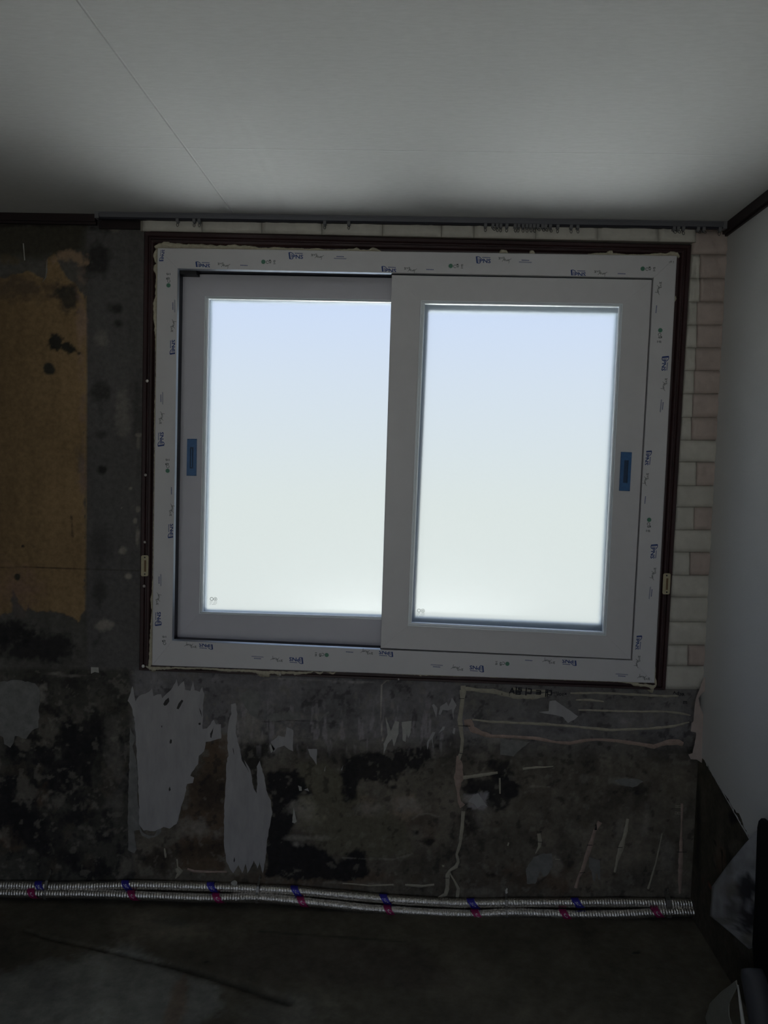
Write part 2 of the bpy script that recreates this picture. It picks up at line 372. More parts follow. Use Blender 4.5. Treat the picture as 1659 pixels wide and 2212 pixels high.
    p.mix(zone * np.clip((c1 - .53) / .07, 0, 1) * (.55 + .3 * lm), mould); p.mix(zone * np.clip((c2 - .58) / .05, 0, 1) * .6, mould)
    p.mix(zone * np.clip((c3 - .60) / .06, 0, 1) * .35, A(58, 56, 52)); p.mix(zone * np.clip((.36 - c2) / .05, 0, 1) * .25, A(38, 34, 29))
    cz = lambda P_: [(259 + x / 1.92, 1382 + y / 1.92) for x, y in P_]
    p.poly(cz([(350, 430), (445, 395), (450, 700), (440, 960), (240, 960), (245, 740), (300, 600), (335, 520)]), A(34, 28, 22), 14, 22, .9)
    p.poly(cz([(330, 560), (440, 540), (440, 700), (300, 700)]), mould, 40, 30, .6); p.poly(cz([(120, 900), (240, 850), (430, 830), (440, 930), (300, 900), (200, 960), (110, 960)]), A(20, 17, 14), 22, 26, .7)
    p.poly(cz([(740, 510), (860, 520), (1000, 620), (1180, 760), (1240, 900), (1000, 900), (860, 880), (760, 800), (740, 660)]), A(39, 38, 32), 14, 26, .8)
    p.poly(cz([(595, 545), (735, 540), (760, 600), (805, 645), (745, 650), (750, 680), (720, 770), (680, 830), (800, 850), (880, 905), (900, 930), (960, 880), (1020, 885), (1025, 975), (940, 1000), (612, 985), (605, 800), (632, 690)]), A(8, 8, 9), 7, 15, .95)
    p.poly(cz([(500, 440), (560, 420), (620, 430), (590, 520), (570, 640), (545, 600), (520, 520)]), A(12, 12, 11), 8, 12, .85)
    p.poly(cz([(925, 490), (1060, 460), (1200, 455), (1310, 440), (1290, 490), (1180, 560), (1090, 610), (1050, 580), (990, 590), (985, 660), (930, 662)]), mould, 9, 28, .9)
    p.poly(cz([(935, 490), (985, 490), (985, 662), (935, 660)]), A(12, 12, 12), 5, 6, .8)
    p.poly(cz([(1130, 640), (1230, 625), (1250, 720), (1190, 755), (1130, 720)]), A(54, 49, 43), 14, 18, .75); p.poly(cz([(990, 640), (1060, 650), (1050, 740), (1000, 740)]), A(50, 45, 40), 12, 18, .6)
    p.poly(cz([(740, 650), (800, 650), (850, 740), (790, 760), (730, 720)]), A(56, 55, 48), 14, 20, .6)
    p.poly(cz([(1420, 560), (1600, 560), (1650, 620), (1600, 700), (1520, 690), (1430, 700)]), mould, 10, 24, .85); p.poly(cz([(1430, 640), (1520, 640), (1520, 700), (1460, 700)]), A(66, 66, 70), 6, 16, .7)
    p.poly(cz([(1415, 740), (1480, 720), (1500, 790), (1430, 820)]), A(14, 13, 12), 14, 18, .7)
    p.poly(cz([(1210, 790), (1245, 785), (1240, 812), (1215, 815)]), A(9, 9, 8), 4, 6, .95); p.poly(cz([(1215, 825), (1300, 835), (1290, 855), (1230, 840)]), A(12, 12, 11), 4, 8, .9)
    sk = fbm(px * 1.0, py * .16, 9, 211, 4); p.mix(np.clip((px - 480) / 30, 0, 1) * np.clip((1010 - px) / 30, 0, 1) * np.clip((py - 1500) / 40, 0, 1) * np.clip((1640 - py) / 40, 0, 1) * np.clip((sk - .60) / .05, 0, 1) * .55, A(64, 63, 66))
    ln = fbm(px, py, 16, 231, 4); p.mix(low * np.clip((ln - .66) / .05, 0, 1) * .4, A(50, 49, 46)); p.mix(low * np.clip((.33 - ln) / .05, 0, 1) * .5, mould)
    pale = A(58, 57, 55)
    for (x, y, rx, ry, a) in [(60, 1500, 60, 22, .6), (120, 1455, 20, 5, .5), (165, 1460, 50, 5, .5), (420, 1790, 60, 30, .55), (660, 1745, 36, 28, .55), (655, 1810, 50, 8, .6), (640, 1825, 14, 8, .8), (880, 1735, 46, 26, .6),
                              (800, 1750, 40, 22, .5), (1010, 1725, 18, 12, .8), (1350, 1690, 36, 12, .7), (1265, 1680, 14, 10, .3), (1340, 1790, 12, 40, .35), (1395, 1780, 14, 40, .35), (1160, 1880, 24, 30, .45), (1200, 1870, 16, 26, .4),
                              (1440, 1850, 20, 40, .3), (640, 1548, 50, 10, .75), (690, 1545, 18, 9, .6), (540, 1505, 18, 12, .75), (540, 1575, 36, 46, .55), (620, 1590, 30, 26, .6), (1040, 1925, 40, 10, .35), (250, 1650, 30, 120, .25),
                              (530, 1560, 60, 80, .25), (1070, 1600, 40, 14, .5), (1085, 1575, 60, 30, .25), (1185, 1700, 8, 3, .6), (1160, 1699, 20, 3, .5), (1040, 1760, 24, 40, .4), (720, 1600, 90, 40, .2)]:
        p.blob(x, y, rx, ry, pale, .6, 1.0, a)
    p.line([(560, 1560), (620, 1556), (700, 1560), (735, 1567)], 1.4, A(18, 18, 18), .8, 1); p.line([(745, 1640), (747, 1700), (750, 1725)], 18, mould, .5, 5, 6)
    p.line([(890, 1770), (905, 1760), (925, 1757), (950, 1765)], 3, pale, .5, 2); p.line([(740, 1853), (850, 1856), (890, 1845)], 3, pale, .5, 3)
    p.line([(825, 1480), (822, 1530), (826, 1600)], 1.6, A(78, 76, 72), .9, .5); p.line([(825, 1480), (835, 1470), (850, 1468)], 1.4, A(70, 68, 64), .7, .5)
    p.line([(700, 1906), (850, 1912)], 4, pale, .4, 3); p.line([(600, 1466), (690, 1470), (780, 1474), (810, 1474)], 2, A(70, 70, 70), .5, 2); p.line([(560, 1476), (570, 1468), (600, 1464)], 2, pale, .6, 2)
    p.blob(800, 1540, 300, 14, A(36, 36, 37), .8, .5, .4)
    p.c = np.clip(p.c * np.array([1.06, 1.0, .95]), .012, .8)
    relief = .0022 * (fbm(px, py, 26, 31, 4) - .5) * (py > 470)
    P[..., 1] = -(.002 * tanm) - relief
    keep = ~((X > WIN[0]) & (X < WIN[1] - .005) & (Z > WIN[2]) & (Z < WIN[3] - .005))
    o = grid_mesh('wall_front', P, keep, MT['wall'], p.c)
    # thickness behind the plastered face
    bm = bmesh.new(); bm.from_mesh(o.data)
    lay = bm.verts.layers.float_color['stain']
    for b in [(XL - .2, WIN[0], .012, .24, -.3, H + .25), (WIN[1], XR + .2, .012, .24, -.3, H + .25), (WIN[0], WIN[1], .012, .24, -.3, WIN[2]), (WIN[0], WIN[1], .012, .24, WIN[3], H + .25)]:
        v, fc = box_vf(*b); vs = [bm.verts.new(q) for q in v]
        for q in vs: q[lay] = (.2, .2, .2, 1)
        for q in fc: bm.faces.new([vs[i] for i in q])
    bm.to_mesh(o.data); bm.free()
    return setp(o, 'stripped window wall, stained bare concrete with a tan board patch at left', kind='structure')
wall = build_wall_front()

def build_floor():
    xs = np.arange(XL, XR + .25, .012); ys = np.arange(-1.3, .02, .008)
    X, Y = np.meshgrid(xs, ys); Z = floor_z(X)
    P = np.stack([X, Y, Z], -1); px, py = project(P)
    p = Paint(px, py, A(24, 22, 18))
    big = fbm(px, py, 110, 5, 5); mid = fbm(px, py, 45, 15, 4)
    p.poly([(-400, 2160), (120, 2080), (280, 2045), (470, 2130), (480, 2170), (440, 2212), (430, 2600), (-600, 2600)], A(44, 44, 42), 20, 26, .55)
    p.blob(360, 2010, 150, 40, A(38, 35, 30), .8, .7, .5); p.poly([(350, 2212), (380, 2120), (400, 2100), (410, 2130), (370, 2300)], A(34, 26, 19), 8, 10, .6)
    p.blob(620, 2190, 120, 70, A(34, 33, 30), .8, .6, .6); p.poly([(480, 2060), (560, 2010), (900, 2040), (1000, 2140), (600, 2120), (490, 2090)], A(20, 17, 15), 16, 16, .5)
    p.blob(380, 1990, 46, 14, A(18, 19, 16), .7, .6, .6)
    p.c *= (.6 + .8 * big)[..., None] * (.7 + .6 * mid)[..., None]
    p.line([(560, 2012), (700, 2022), (880, 2035)], 3, A(8, 9, 7), .8, 2, 4)
    p.blob(445, 2079, 3, 3, A(5, 5, 4), .5, .2, 1); p.blob(1375, 2058, 10, 4, A(4, 4, 3), .5, .6, 1); p.blob(1060 + 30, 1950, 5, 3, A(40, 38, 34), .5, .6, .8)
    # shallow channel chased into the screed
    g = [(50, 2010), (110, 2028), (250, 2058), (400, 2092), (520, 2130), (625, 2165)]
    d2 = np.full(px.shape, 1e12)
    for (ax, ay), (bx, by) in zip(g[:-1], g[1:]):
        ex, ey = bx - ax, by - ay; wx, wy = px - ax, py - ay; t = np.clip((wx * ex + wy * ey) / (ex * ex + ey * ey), 0, 1)
        d2 = np.minimum(d2, (wx - ex * t) ** 2 + ((wy - ey * t) * 1.3) ** 2)
    dd = np.sqrt(d2) + 5 * p.fine; w = np.clip(px / 625, .25, 1) * 15
    P[..., 2] -= .010 * np.clip(1 - dd / w, 0, 1) ** .7
    p.mix(np.clip(1 - dd / w, 0, 1) * .75, A(9, 9, 8))
    P[..., 2] += .0018 * (mid - .5)
    p.c = np.clip(p.c * 1.75, .01, .8)
    o = grid_mesh('floor', P, None, MT['floor'], p.c)
    bm = bmesh.new(); bm.from_mesh(o.data); lay = bm.verts.layers.float_color['stain']
    q = [(XL - .2, YB - .2), (XR + .25, YB - .2), (XR + .25, -1.295), (XL - .2, -1.295)]
    a = [bm.verts.new((x, y, floor_z(x) - .002)) for x, y in q]; b = [bm.verts.new((x, y, -.25)) for x, y in q]
    for v in a + b: v[lay] = (.12, .115, .10, 1)
    bm.faces.new(a)
    c = [bm.verts.new((x, y, -.1 )) for x, y in [(XL - .2, YB - .2), (XR + .25, YB - .2), (XR + .25, .2), (XL - .2, .2)]]
    for v in c: v[lay] = (.12, .115, .10, 1)
    bm.faces.new(c); [bm.verts.remove(v) for v in b]
    bm.to_mesh(o.data); bm.free()
    return setp(o, 'bare dark screed floor with a chased channel at left', kind='structure')
floor = build_floor()

c_ = MB(); c_.box(XL - .2, XR + .2, YB - .2, .25, H, H + .2)
ceil = setp(c_.build('ceiling', MT['ceiling']), 'pale grey papered ceiling with faint seams', kind='structure')
c_ = MB(); c_.box(XL - .2, XL, YB - .2, .02, -.2, H + .1); setp(c_.build('wall_left', MT['plain']), 'left room wall outside the view', kind='structure')
c_ = MB(); c_.box(XL - .2, -1.85, YB - .2, YB, -.2, H + .1); c_.box(.65, XR + .2, YB - .2, YB, -.2, H + .1); c_.box(-1.85, .65, YB - .2, YB, -.2, .15); c_.box(-1.85, .65, YB - .2, YB, 2.15, H + .1); setp(c_.build('wall_back', MT['plain']), 'rear room wall behind the viewer, with an opening added for fill light', kind='structure')  # opening added in the unseen rear wall to let fill light in
c_ = MB(); c_.box(-.95, 1.0, .30, 5.2, -.6, -.4); setp(c_.build('added_bounce_slab', MT['bounceslab']), 'unseen pale slab added outside the window to bounce sunlight inside', kind='structure')  # unseen slab added to bounce sunlight up through the window onto the ceiling

# right wall: rough plaster with the wallpaper as its own sheet
def build_wall_right():
    ys = np.concatenate([np.linspace(YB, -1.3, 30), np.arange(-1.29, .004, .008)]); ys[-1] = 0.0
    zs = np.arange(-.06, H + .01, .01); zs[-1] = H
    Y, Z = np.meshgrid(ys, zs); P = np.stack([np.full_like(Y, XR), Y, Z], -1)
    px, py = project(P); px = np.clip(px, -2000, 4000); py = np.clip(py, -3000, 6000)
    p = Paint(px, py, A(26, 24, 20)); st = fbm(px * 1.5, py * .25, 20, 8, 4)
    p.c *= (.55 + .9 * st)[..., None] * (.7 + .6 * fbm(px, py, 40, 18, 4))[..., None]
    p.blob(1583, 1765, 16, 22, A(6, 5, 6), .4, .6, 1); p.blob(1508, 1800, 8, 200, A(9, 8, 7), .8, .6, .8); p.blob(1575, 1720, 12, 25, A(12, 10, 10), .6, .8, .7)
    p.blob(1555, 1850, 14, 40, A(40, 32, 26), .5, .6, .6); p.blob(1590, 1830, 18, 20, A(40, 38, 33), .6, .9, .5)
    p.line([(1538, 1815), (1553, 1828), (1560, 1840), (1560, 1880)], 1.5, A(5, 5, 5), 1, .3); p.line([(1540, 1850), (1539, 1862), (1545, 1871)], 1.6, A(4, 4, 4), 1, .3)
    p.line([(1520, 1900), (1548, 1930)], 1.4, A(60, 35, 28), .8, .5); p.blob(1610, 2040, 30, 60, A(44, 43, 40), .7, .8, .6)
    p.c = np.clip(p.c, .012, .8)
    o = grid_mesh('wall_right', P, None, MT['sidewall'], p.c)
    bm = bmesh.new(); bm.from_mesh(o.data); lay = bm.verts.layers.float_color['stain']
    v, fc = box_vf(XR + .01, XR + .2, YB, .02, -.3, H + .1); vs = [bm.verts.new(q) for q in v]
    for q in vs: q[lay] = (.2, .2, .2, 1)
    for q in fc: bm.faces.new([vs[i] for i in q])
    bm.to_mesh(o.data); bm.free()
    return setp(o, 'right side wall, papered above and bare dark plaster low down', kind='structure')
wall_r = build_wall_right()

def slab_poly(name, pts3, nrm, th, mat_, parent, bulge=0.0):
    """thin slab with real thickness from a planar outline; pts3 lie on the surface, nrm points into the room"""
    nrm = Vector(nrm); pts3 = [Vector(p) for p in pts3]
    ax = max(range(3), key=lambda i: abs(nrm[i])); oa = [i for i in range(3) if i != ax]
    tri = tessellate_polygon([[Vector((p[oa[0]], p[oa[1]], 0)) for p in pts3]]); n = len(pts3)
    v = [p + nrm * th for p in pts3] + [p for p in pts3]
    fs = [tuple(t) for t in tri] + [(i, (i + 1) % n, n + (i + 1) % n, n + i) for i in range(n)]
    o = mk(name, v, fs, mat_); fixn(o)
    if parent: adopt(o, parent)
    return o
def rough(pts, step=7, amp=1.6, seed=1):
    out = []; n = len(pts); rnd = random.Random(seed)
    for i in range(n):
        a = pts[i]; b = pts[(i + 1) % n]; L_ = math.hypot(b[0] - a[0], b[1] - a[1]); k = max(1, int(L_ / step))
        for j in range(k):
            t = j / k; q = amp if j else 0
            out.append((a[0] + (b[0] - a[0]) * t + rnd.uniform(-q, q), a[1] + (b[1] - a[1]) * t + rnd.uniform(-q, q)))
    return out
# wallpaper on the right wall, ragged lower edge
low_edge = rough([(1521, 1640), (1530, 1652), (1540, 1672), (1552, 1692), (1560, 1708), (1572, 1722), (1583, 1742), (1592, 1755), (1598, 1757), (1604, 1770), (1608, 1785), (1616, 1800), (1622, 1815), (1640, 1850), (1659, 1880)], 5, 1.2, 4)
pl = [atx(x, y, XR) for x, y in low_edge]
pl[0].y = -.03
top_l = Vector((XR, -.001, H)); 
outline = [top_l, Vector((XR, -.001, 1.0)), Vector((XR, -.001, .60))] + [q for q in pl if q.y < -.02] + [Vector((XR, -1.4, .25)), Vector((XR, -4.3, .1)), Vector((XR, -4.3, H))]
wp = slab_poly('wallpaper_sheet', outline, (-1, 0, 0), .0025, MT['paper'], wall_r)

# ------------------------------------------------------------------ cornices
c_ = MB(); z0 = H - .028
c_.box(XL, at(205, 460, -.02).x, -.020, 0, z0 + .004, H); c_.box(XL, at(205, 460, -.02).x, -.013, 0, z0 - .004, z0 + .004)
setp(c_.build('trim_1', MT['darktrim']), 'dark maroon cornice strip along the top of the wall at far left', kind='structure')
c_ = MB(); c_.box(at(213, 470, -.01).x, at(306, 470, -.01).x, -.010, 0, at(250, 494, -.01).z, H)  # plain black box between cornice and brick strip
setp(c_.build('trim_2', MT['darktrim']), 'short black strip between the left cornice and the brick strip', kind='structure')
c_ = MB(); c_.box(XR - .018, XR, YB, -.001, H - .030, H); c_.box(XR - .010, XR, YB, -.001, H - .036, H - .030)
setp(c_.build('trim_3', MT['darktrim']), 'dark maroon cornice running along the top of the right wall', kind='structure')

# ------------------------------------------------------------------ foam brick wallpaper, each brick a part of the wall
def brick(corners, front, mat_, seed):
    rnd = random.Random(seed); bm = bmesh.new(); N, Mr = 7, 4
    TL, TR, BR, BL = [Vector(at(x, y, 0)) for x, y in corners]; N, Mr = 13, 6; rs = rnd.uniform(0, 90)
    rows = []
    for j in range(Mr):
        t = j / (Mr - 1); row = []
        for i in range(N):
            s = i / (N - 1); q = TL.lerp(TR, s).lerp(BL.lerp(BR, s), t)
            edge = i in (0, N - 1) or j in (0, Mr - 1)
            q = q.copy(); w_ = float(fbm(np.array([q.x * 1000 + rs * 31]), np.array([q.z * 1000 + q.x * 400 + rs]), 24, 5, 3)[0]) - .5; q.y = -(front - (.0045 if edge else 0) + (.016 * w_ if not edge else 0) + (0 if edge else rnd.uniform(-.0004, .0004)))
            row.append(bm.verts.new(q))
        rows.append(row)
    for j in range(Mr - 1):
        for i in range(N - 1):
            bm.faces.new((rows[j][i], rows[j][i + 1], rows[j + 1][i + 1], rows[j + 1][i]))
    ring = [rows[0][i] for i in range(N)] + [rows[j][-1] for j in range(1, Mr)] + [rows[-1][i] for i in range(N - 2, -1, -1)] + [rows[j][0] for j in range(Mr - 2, 0, -1)]
    back = []
    for v in ring:
        w = v.co.copy(); w.y = .001; back.append(bm.verts.new(w))
    n = len(ring)
    for i in range(n): bm.faces.new((ring[i], ring[(i + 1) % n], back[(i + 1) % n], back[i]))
    bmesh.ops.recalc_face_normals(bm, faces=bm.faces)
    for f_ in bm.faces: f_.smooth = True
    me = bpy.data.meshes.new('brick'); bm.to_mesh(me); bm.free(); me.materials.append(mat_)
    o = bpy.data.objects.new('brick', me); COL.objects.link(o); adopt(o, wall); return o
J = [307, 313, 440, 568, 697, 827, 953, 1023, 1155, 1288, 1418, 1498]
def ytop(x): return 464 + (x - 307) * .0155
def ybot(x): return 502 + (x - 307) * .0205
g = .65
for i in range(1, len(J) - 1):
    a, b = J[i] + g, J[i + 1] - g
    k_ = 1.0 if i > 0 else 0
    brick([(a, ytop(a)), (b, ytop(b)), (b, ybot(b)), (a, ybot(a))], .028, MT['brick'], i)
# foam backing sheet of the strip (visible at its left edge)
c_ = MB(); a0, b0 = at(308, 470, 0), at(1499, 500, 0)
c_.add([at(307.5, 464, 0), at(1499, 482.5, 0), at(1499, 527, 0), at(307.5, 502, 0)] + [Vector((q.x, -.017, q.z)) for q in (at(307.5, 464, 0), at(1499, 482.5, 0), at(1499, 527, 0), at(307.5, 502, 0))],
       [(0, 1, 2, 3), (4, 5, 6, 7), (0, 1, 5, 4), (1, 2, 6, 5), (2, 3, 7, 6), (3, 0, 4, 7)])
c_.build('brick_backing', MT['brickjoint'], wall)
rows_y = [489, 500, 551, 602, 653, 703, 752, 801, 851, 902, 951, 998, 1049, 1095, 1144, 1192, 1242, 1289, 1342, 1392, 1437, 1487]
vj = {2: 1510, 3: 1510, 4: 1504, 5: 1504, 6: 1501, 7: 1498, 8: 1495, 9: 1492, 11: 1503, 13: 1498, 15: 1489, 19: 1485}
def xl_(y): return 1493.5 - (y - 530) * (57.5 / 957)
def xr_(y): return 1575 - (y - 491) * (53 / 988)
for i in range(len(rows_y) - 1):
    y0, y1 = rows_y[i] + .6, rows_y[i + 1] - .6
    x0a = (1500 if i < 1 else xl_(y0)); x0b = (1500 if i < 1 else xl_(y1))
    tl = .25
    if i in vj:
        v = vj[i]
        brick([(x0a, y0), (v - g, y0 + tl), (v - 1 - g, y1 + tl), (x0b, y1)],   .014, MT['brick'], 50 + i)
        brick([(v + g, y0), (xr_(y0), y0 + tl), (xr_(y1), y1 + tl), (v - 1 + g, y1)], .014, MT['brickp'], 80 + i)
    else:
        brick([(x0a, y0), (xr_(y0), y0 + tl), (xr_(y1), y1 + tl), (x0b, y1)], .014, MT['brickp'] if i in (0, 1) else MT['brick'], 50 + i)
c_ = MB(); q4 = [at(1494, 489, 0), at(1575.5, 490, 0), at(1521, 1489, 0), at(1436, 1488, 0)]
c_.add([Vector((q.x, 0, q.z)) for q in q4] + [Vector((q.x, -.004, q.z)) for q in q4], [(0, 1, 2, 3), (4, 5, 6, 7), (0, 1, 5, 4), (1, 2, 6, 5), (2, 3, 7, 6), (3, 0, 4, 7)])
c_.build('brick_backing', MT['brickjoint'], wall)

# ------------------------------------------------------------------ mitred rings (window frame, sashes, beads, old wooden frame)
def ring_members(outer, inner, Y0, prof, gap=0.0):
    """four mitred members; prof = [(t across outer->inner, dy)]"""
    O = [Vector(at(x, y, Y0)) for x, y in outer]; I = [Vector(at(x, y, Y0)) for x, y in inner]; res = []
    for i in range(4):
        j = (i + 1) % 4; mb = MB(); vs = []
        for (Oc, Ic) in ((O[i], I[i]), (O[j], I[j])):
            for t, dy in prof:
                q = Oc.lerp(Ic, t); vs.append(Vector((q.x, Y0 + dy, q.z)))
        n = len(prof)
        if gap:
            d = (vs[n] - vs[0]).normalized() * gap
            for k in range(n): vs[k] += d; vs[n + k] -= d
        fs = [(k, (k + 1) % n, n + (k + 1) % n, n + k) for k in range(n)] + [tuple(range(n)), tuple(range(n, 2 * n))]
        mb.add(vs, fs); res.append(mb)
    return res   # order top, right, bottom, left
win = empty('window_1', (0, 0, 1.5)); setp(win, 'new white two-panel sliding window with frosted panes', kind='structure')

YF = -.012
F_OUT = [(340, 535), (1463, 552), (1414, 1476), (328, 1438)]
F_IN = [(384, 580), (1412, 600), (1366, 1427), (372, 1384)]
prof = [(0, .20), (0, .002), (.03, 0), (.985, 0), (1, .0008), (1, .017), (.9, .017), (.9, .20)]
for mb, nm in zip(ring_members(F_OUT, F_IN, YF, prof, .0002), ('frame_rail', 'frame_stile', 'frame_rail', 'frame_stile')):
    mb.build(nm, MT['pvc'], win)
# dark navy band along the reveal behind the lip
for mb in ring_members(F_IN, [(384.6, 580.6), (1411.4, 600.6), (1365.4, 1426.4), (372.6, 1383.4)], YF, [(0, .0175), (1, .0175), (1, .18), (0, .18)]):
    mb.build('reveal_band', MT['navy'], win)

MT['lip'] = mat('mirror_lip_edge', (.62, .66, .72), .28, metal=.9)  # metallic strip added along the lip to mirror the pane as a bright line
for mb in [m for k, m in enumerate(ring_members([(384, 580), (847, 589.5), (823, 1403.5), (372, 1384)], [(386.6, 582.6), (844.4, 592), (820.4, 1401), (374.6, 1381.4)], YF, [(0, -.0002), (1, .0062), (1, .008), (0, .008)])) if k != 1]:
    mb.build('lip_edge', MT['lip'], win)

def sash(name, outer, inner, beadin, Y0, mat_, depth=.035):
    rs = ring_members(outer, inner, Y0, [(0, depth), (0, .0015), (.02, 0), (.985, 0), (1, .001), (1, depth)], .00015)
    tot = MB()
    for m in rs: tot.add(m.v, m.f)
    s = tot.build(name, mat_, win)
    b = MB()
    for m in ring_members(inner, beadin, Y0, [(0, .012), (0, -.003), (.28, -.003), (.36, .003), (.55, .003), (.62, -.002), (.85, -.002), (1, .003), (1, .012)], .0001): b.add(m.v, m.f)
    bo = b.build('glazing_bead', MT['bead'], None); bo.parent = s; bo.matrix_parent_inverse = Matrix.Translation(win.location)@Matrix.Identity(4)
    bo.matrix_parent_inverse = s.matrix_world.inverted() if False else Matrix.Identity(4)
    return s, bo
def subadopt(o, s):        # s carries win's inverse, so its world matrix is identity
    o.parent = s; o.matrix_parent_inverse = Matrix.Identity(4); return o
YR, YLs = -.008, .042
S_R, b1 = sash('sliding_sash', [(846.5, 594), (1408.5, 604), (1363, 1424.5), (822, 1400)], [(909, 649), (1345, 656), (1309, 1373), (881, 1352)],
           [(918, 657), (1337, 663.5), (1302, 1365), (889.5, 1344.5)], YR, MT['pvc'])
S_L, b2 = sash('sliding_sash', [(392, 591), (906, 601), (884, 1400), (380, 1379)], [(443, 640), (853, 648), (831, 1338), (430.5, 1325)],
           [(451, 646), (848, 654), (824, 1332), (438, 1321)], YLs, MT['pvc2'])
for s_ in (S_R, S_L):
    s_.matrix_parent_inverse = Matrix.Translation(win.location).inverted()
def pane(s, corners, Y):
    mb = MB(); q = [at(x, y, Y) for x, y in corners]
    mb.add([Vector((p.x, Y, p.z)) for p in q] + [Vector((p.x, Y + .005, p.z)) for p in q], [(0, 1, 2, 3), (4, 7, 6, 5), (0, 4, 5, 1), (1, 5, 6, 2), (2, 6, 7, 3), (3, 7, 4, 0)])
    o = mb.build('glass_pane', MT['glass']); subadopt(o, s); o['label'] = 'frosted glass pane'; return o
pane(S_R, [(913, 653), (1341, 660), (1306, 1369), (885, 1348)], YR + .008)
pane(S_L, [(447, 643), (850, 651), (828, 1335), (434, 1323)], YLs + .008)

# outer pair of sashes, glimpsed as soft edges through the frosted glass
YO = .125
for o4, i4 in (([(926 - 75, 600), (1400, 610), (1360, 1420), (823 , 1400)], [(926, 671), (1333, 677), (1298, 1350), (897, 1334)]),
               ([(384, 585), (870, 592), (850, 1400), (372, 1390)], [(454, 649), (862, 655), (842, 1331), (442, 1319)])):
    t_ = MB()
    for m in ring_members(o4, i4, YO, [(0, .03), (0, 0), (1, 0), (1, .03)]): t_.add(m.v, m.f)
    t_.build('outer_sash', MT['outer'], win)

# handles under blue film
def handle(s, c, Y, rec):
    mb = MB(); q = [at(x, y, Y) for x, y in c]; r4 = [at(x, y, Y) for x, y in rec]
    V = lambda p, y: Vector((p.x, y, p.z))
    cc = sum(q, Vector()) / 4
    fr = [V(p.lerp(cc, .03), Y - .005) for p in q]
    vs = [V(p, Y + .001) for p in q] + [V(p, Y - .0022) for p in q] + fr + [V(p, Y - .005) for p in r4]
    fs = []
    for a in (0, 4, 8):
        for i in range(4): fs.append((a + i, a + (i + 1) % 4, a + 4 + (i + 1) % 4, a + 4 + i))
    mb.add(vs, fs); o = mb.build('flush_pull', MT['blue']); subadopt(o, s); o['label'] = 'flush pull covered in blue protective film'
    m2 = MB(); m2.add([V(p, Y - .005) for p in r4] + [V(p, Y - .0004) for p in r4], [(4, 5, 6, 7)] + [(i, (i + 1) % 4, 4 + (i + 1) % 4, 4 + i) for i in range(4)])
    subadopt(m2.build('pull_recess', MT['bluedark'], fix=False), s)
handle(S_L, [(405, 948), (425.5, 948), (424.5, 1028), (403.5, 1027.5)], YLs, [(412, 966), (419, 966), (418, 1012), (411, 1012)])
handle(S_R, [(1341, 976), (1364.5, 977), (1360, 1061), (1337, 1060)], YR, [(1348, 994), (1357, 994.5), (1354, 1043), (1345, 1042.5)])
# narrow grip bar inside the left pull
m_ = MB(); a, b = at(414.5, 969, YLs), at(414, 1009, YLs); m_.box(a.x - .0015, a.x + .0025, YLs - .0045, YLs - .001, b.z, a.z); subadopt(m_.build('grip_bar', MT['blue']), S_L)
# black stop block at the head of the left track
m_ = MB(); a, b = at(385, 583, .0), at(424, 592.5, .0); m_.box(a.x, b.x, YF + .012, .04, b.z, a.z); m_.build('track_stop', MT['black'], win)
# drainage screw heads
for x, y in ((380.5, 1381),):
    m_ = MB(); p = at(x, y, 0); tube(m_, [(p.x, .0, p.z), (p.x, -.005, p.z)], .0018, 8); m_.build('screw_head', MT['domew'], win)
# etched certification marks low in each pane
def disc(mb, c, rr, y, n=14, hole=0.0):
    if hole:
        vs = [Vector((c[0] + q * math.cos(2 * math.pi * k / n), y, c[1] + q * math.sin(2 * math.pi * k / n))) for q in (rr, hole) for k in range(n)]
        mb.add(vs, [(k, (k + 1) % n, n + (k + 1) % n, n + k) for k in range(n)])
    else:
        mb.add([Vector((c[0] + rr * math.cos(2 * math.pi * k / n), y, c[1] + rr * math.sin(2 * math.pi * k / n))) for k in range(n)], [tuple(range(n))])
MT['etch'] = mat('etched_mark', (.55, .6, .58), .5)
for s_, x, y, Y in ((S_L, 461, 1294, YLs + .0078), (S_R, 909, 1319, YR + .0078)):
    p = at(x, y, Y); m_ = MB(); u_ = PX
    disc(m_, (p.x - 4 * u_, p.z), 4 * u_, Y, hole=2.9 * u_); disc(m_, (p.x + 4.5 * u_, p.z), 4 * u_, Y, hole=3.1 * u_); disc(m_, (p.x + 4.5 * u_, p.z), 1.2 * u_, Y)
    for r_ in range(3):
        for k in range(7):
            if (k + r_) % 5 != 3: x0 = p.x + (-8 + k * 2.4) * u_; zz = p.z - (6.5 + r_ * 3) * u_; m_.add([(x0, Y, zz), (x0 + 1.7 * u_, Y, zz), (x0 + 1.7 * u_, Y, zz + .8 * u_), (x0, Y, zz + .8 * u_)], [(0, 1, 2, 3)])
    subadopt(m_.build('etched_mark', MT['etch'], fix=False), s_)

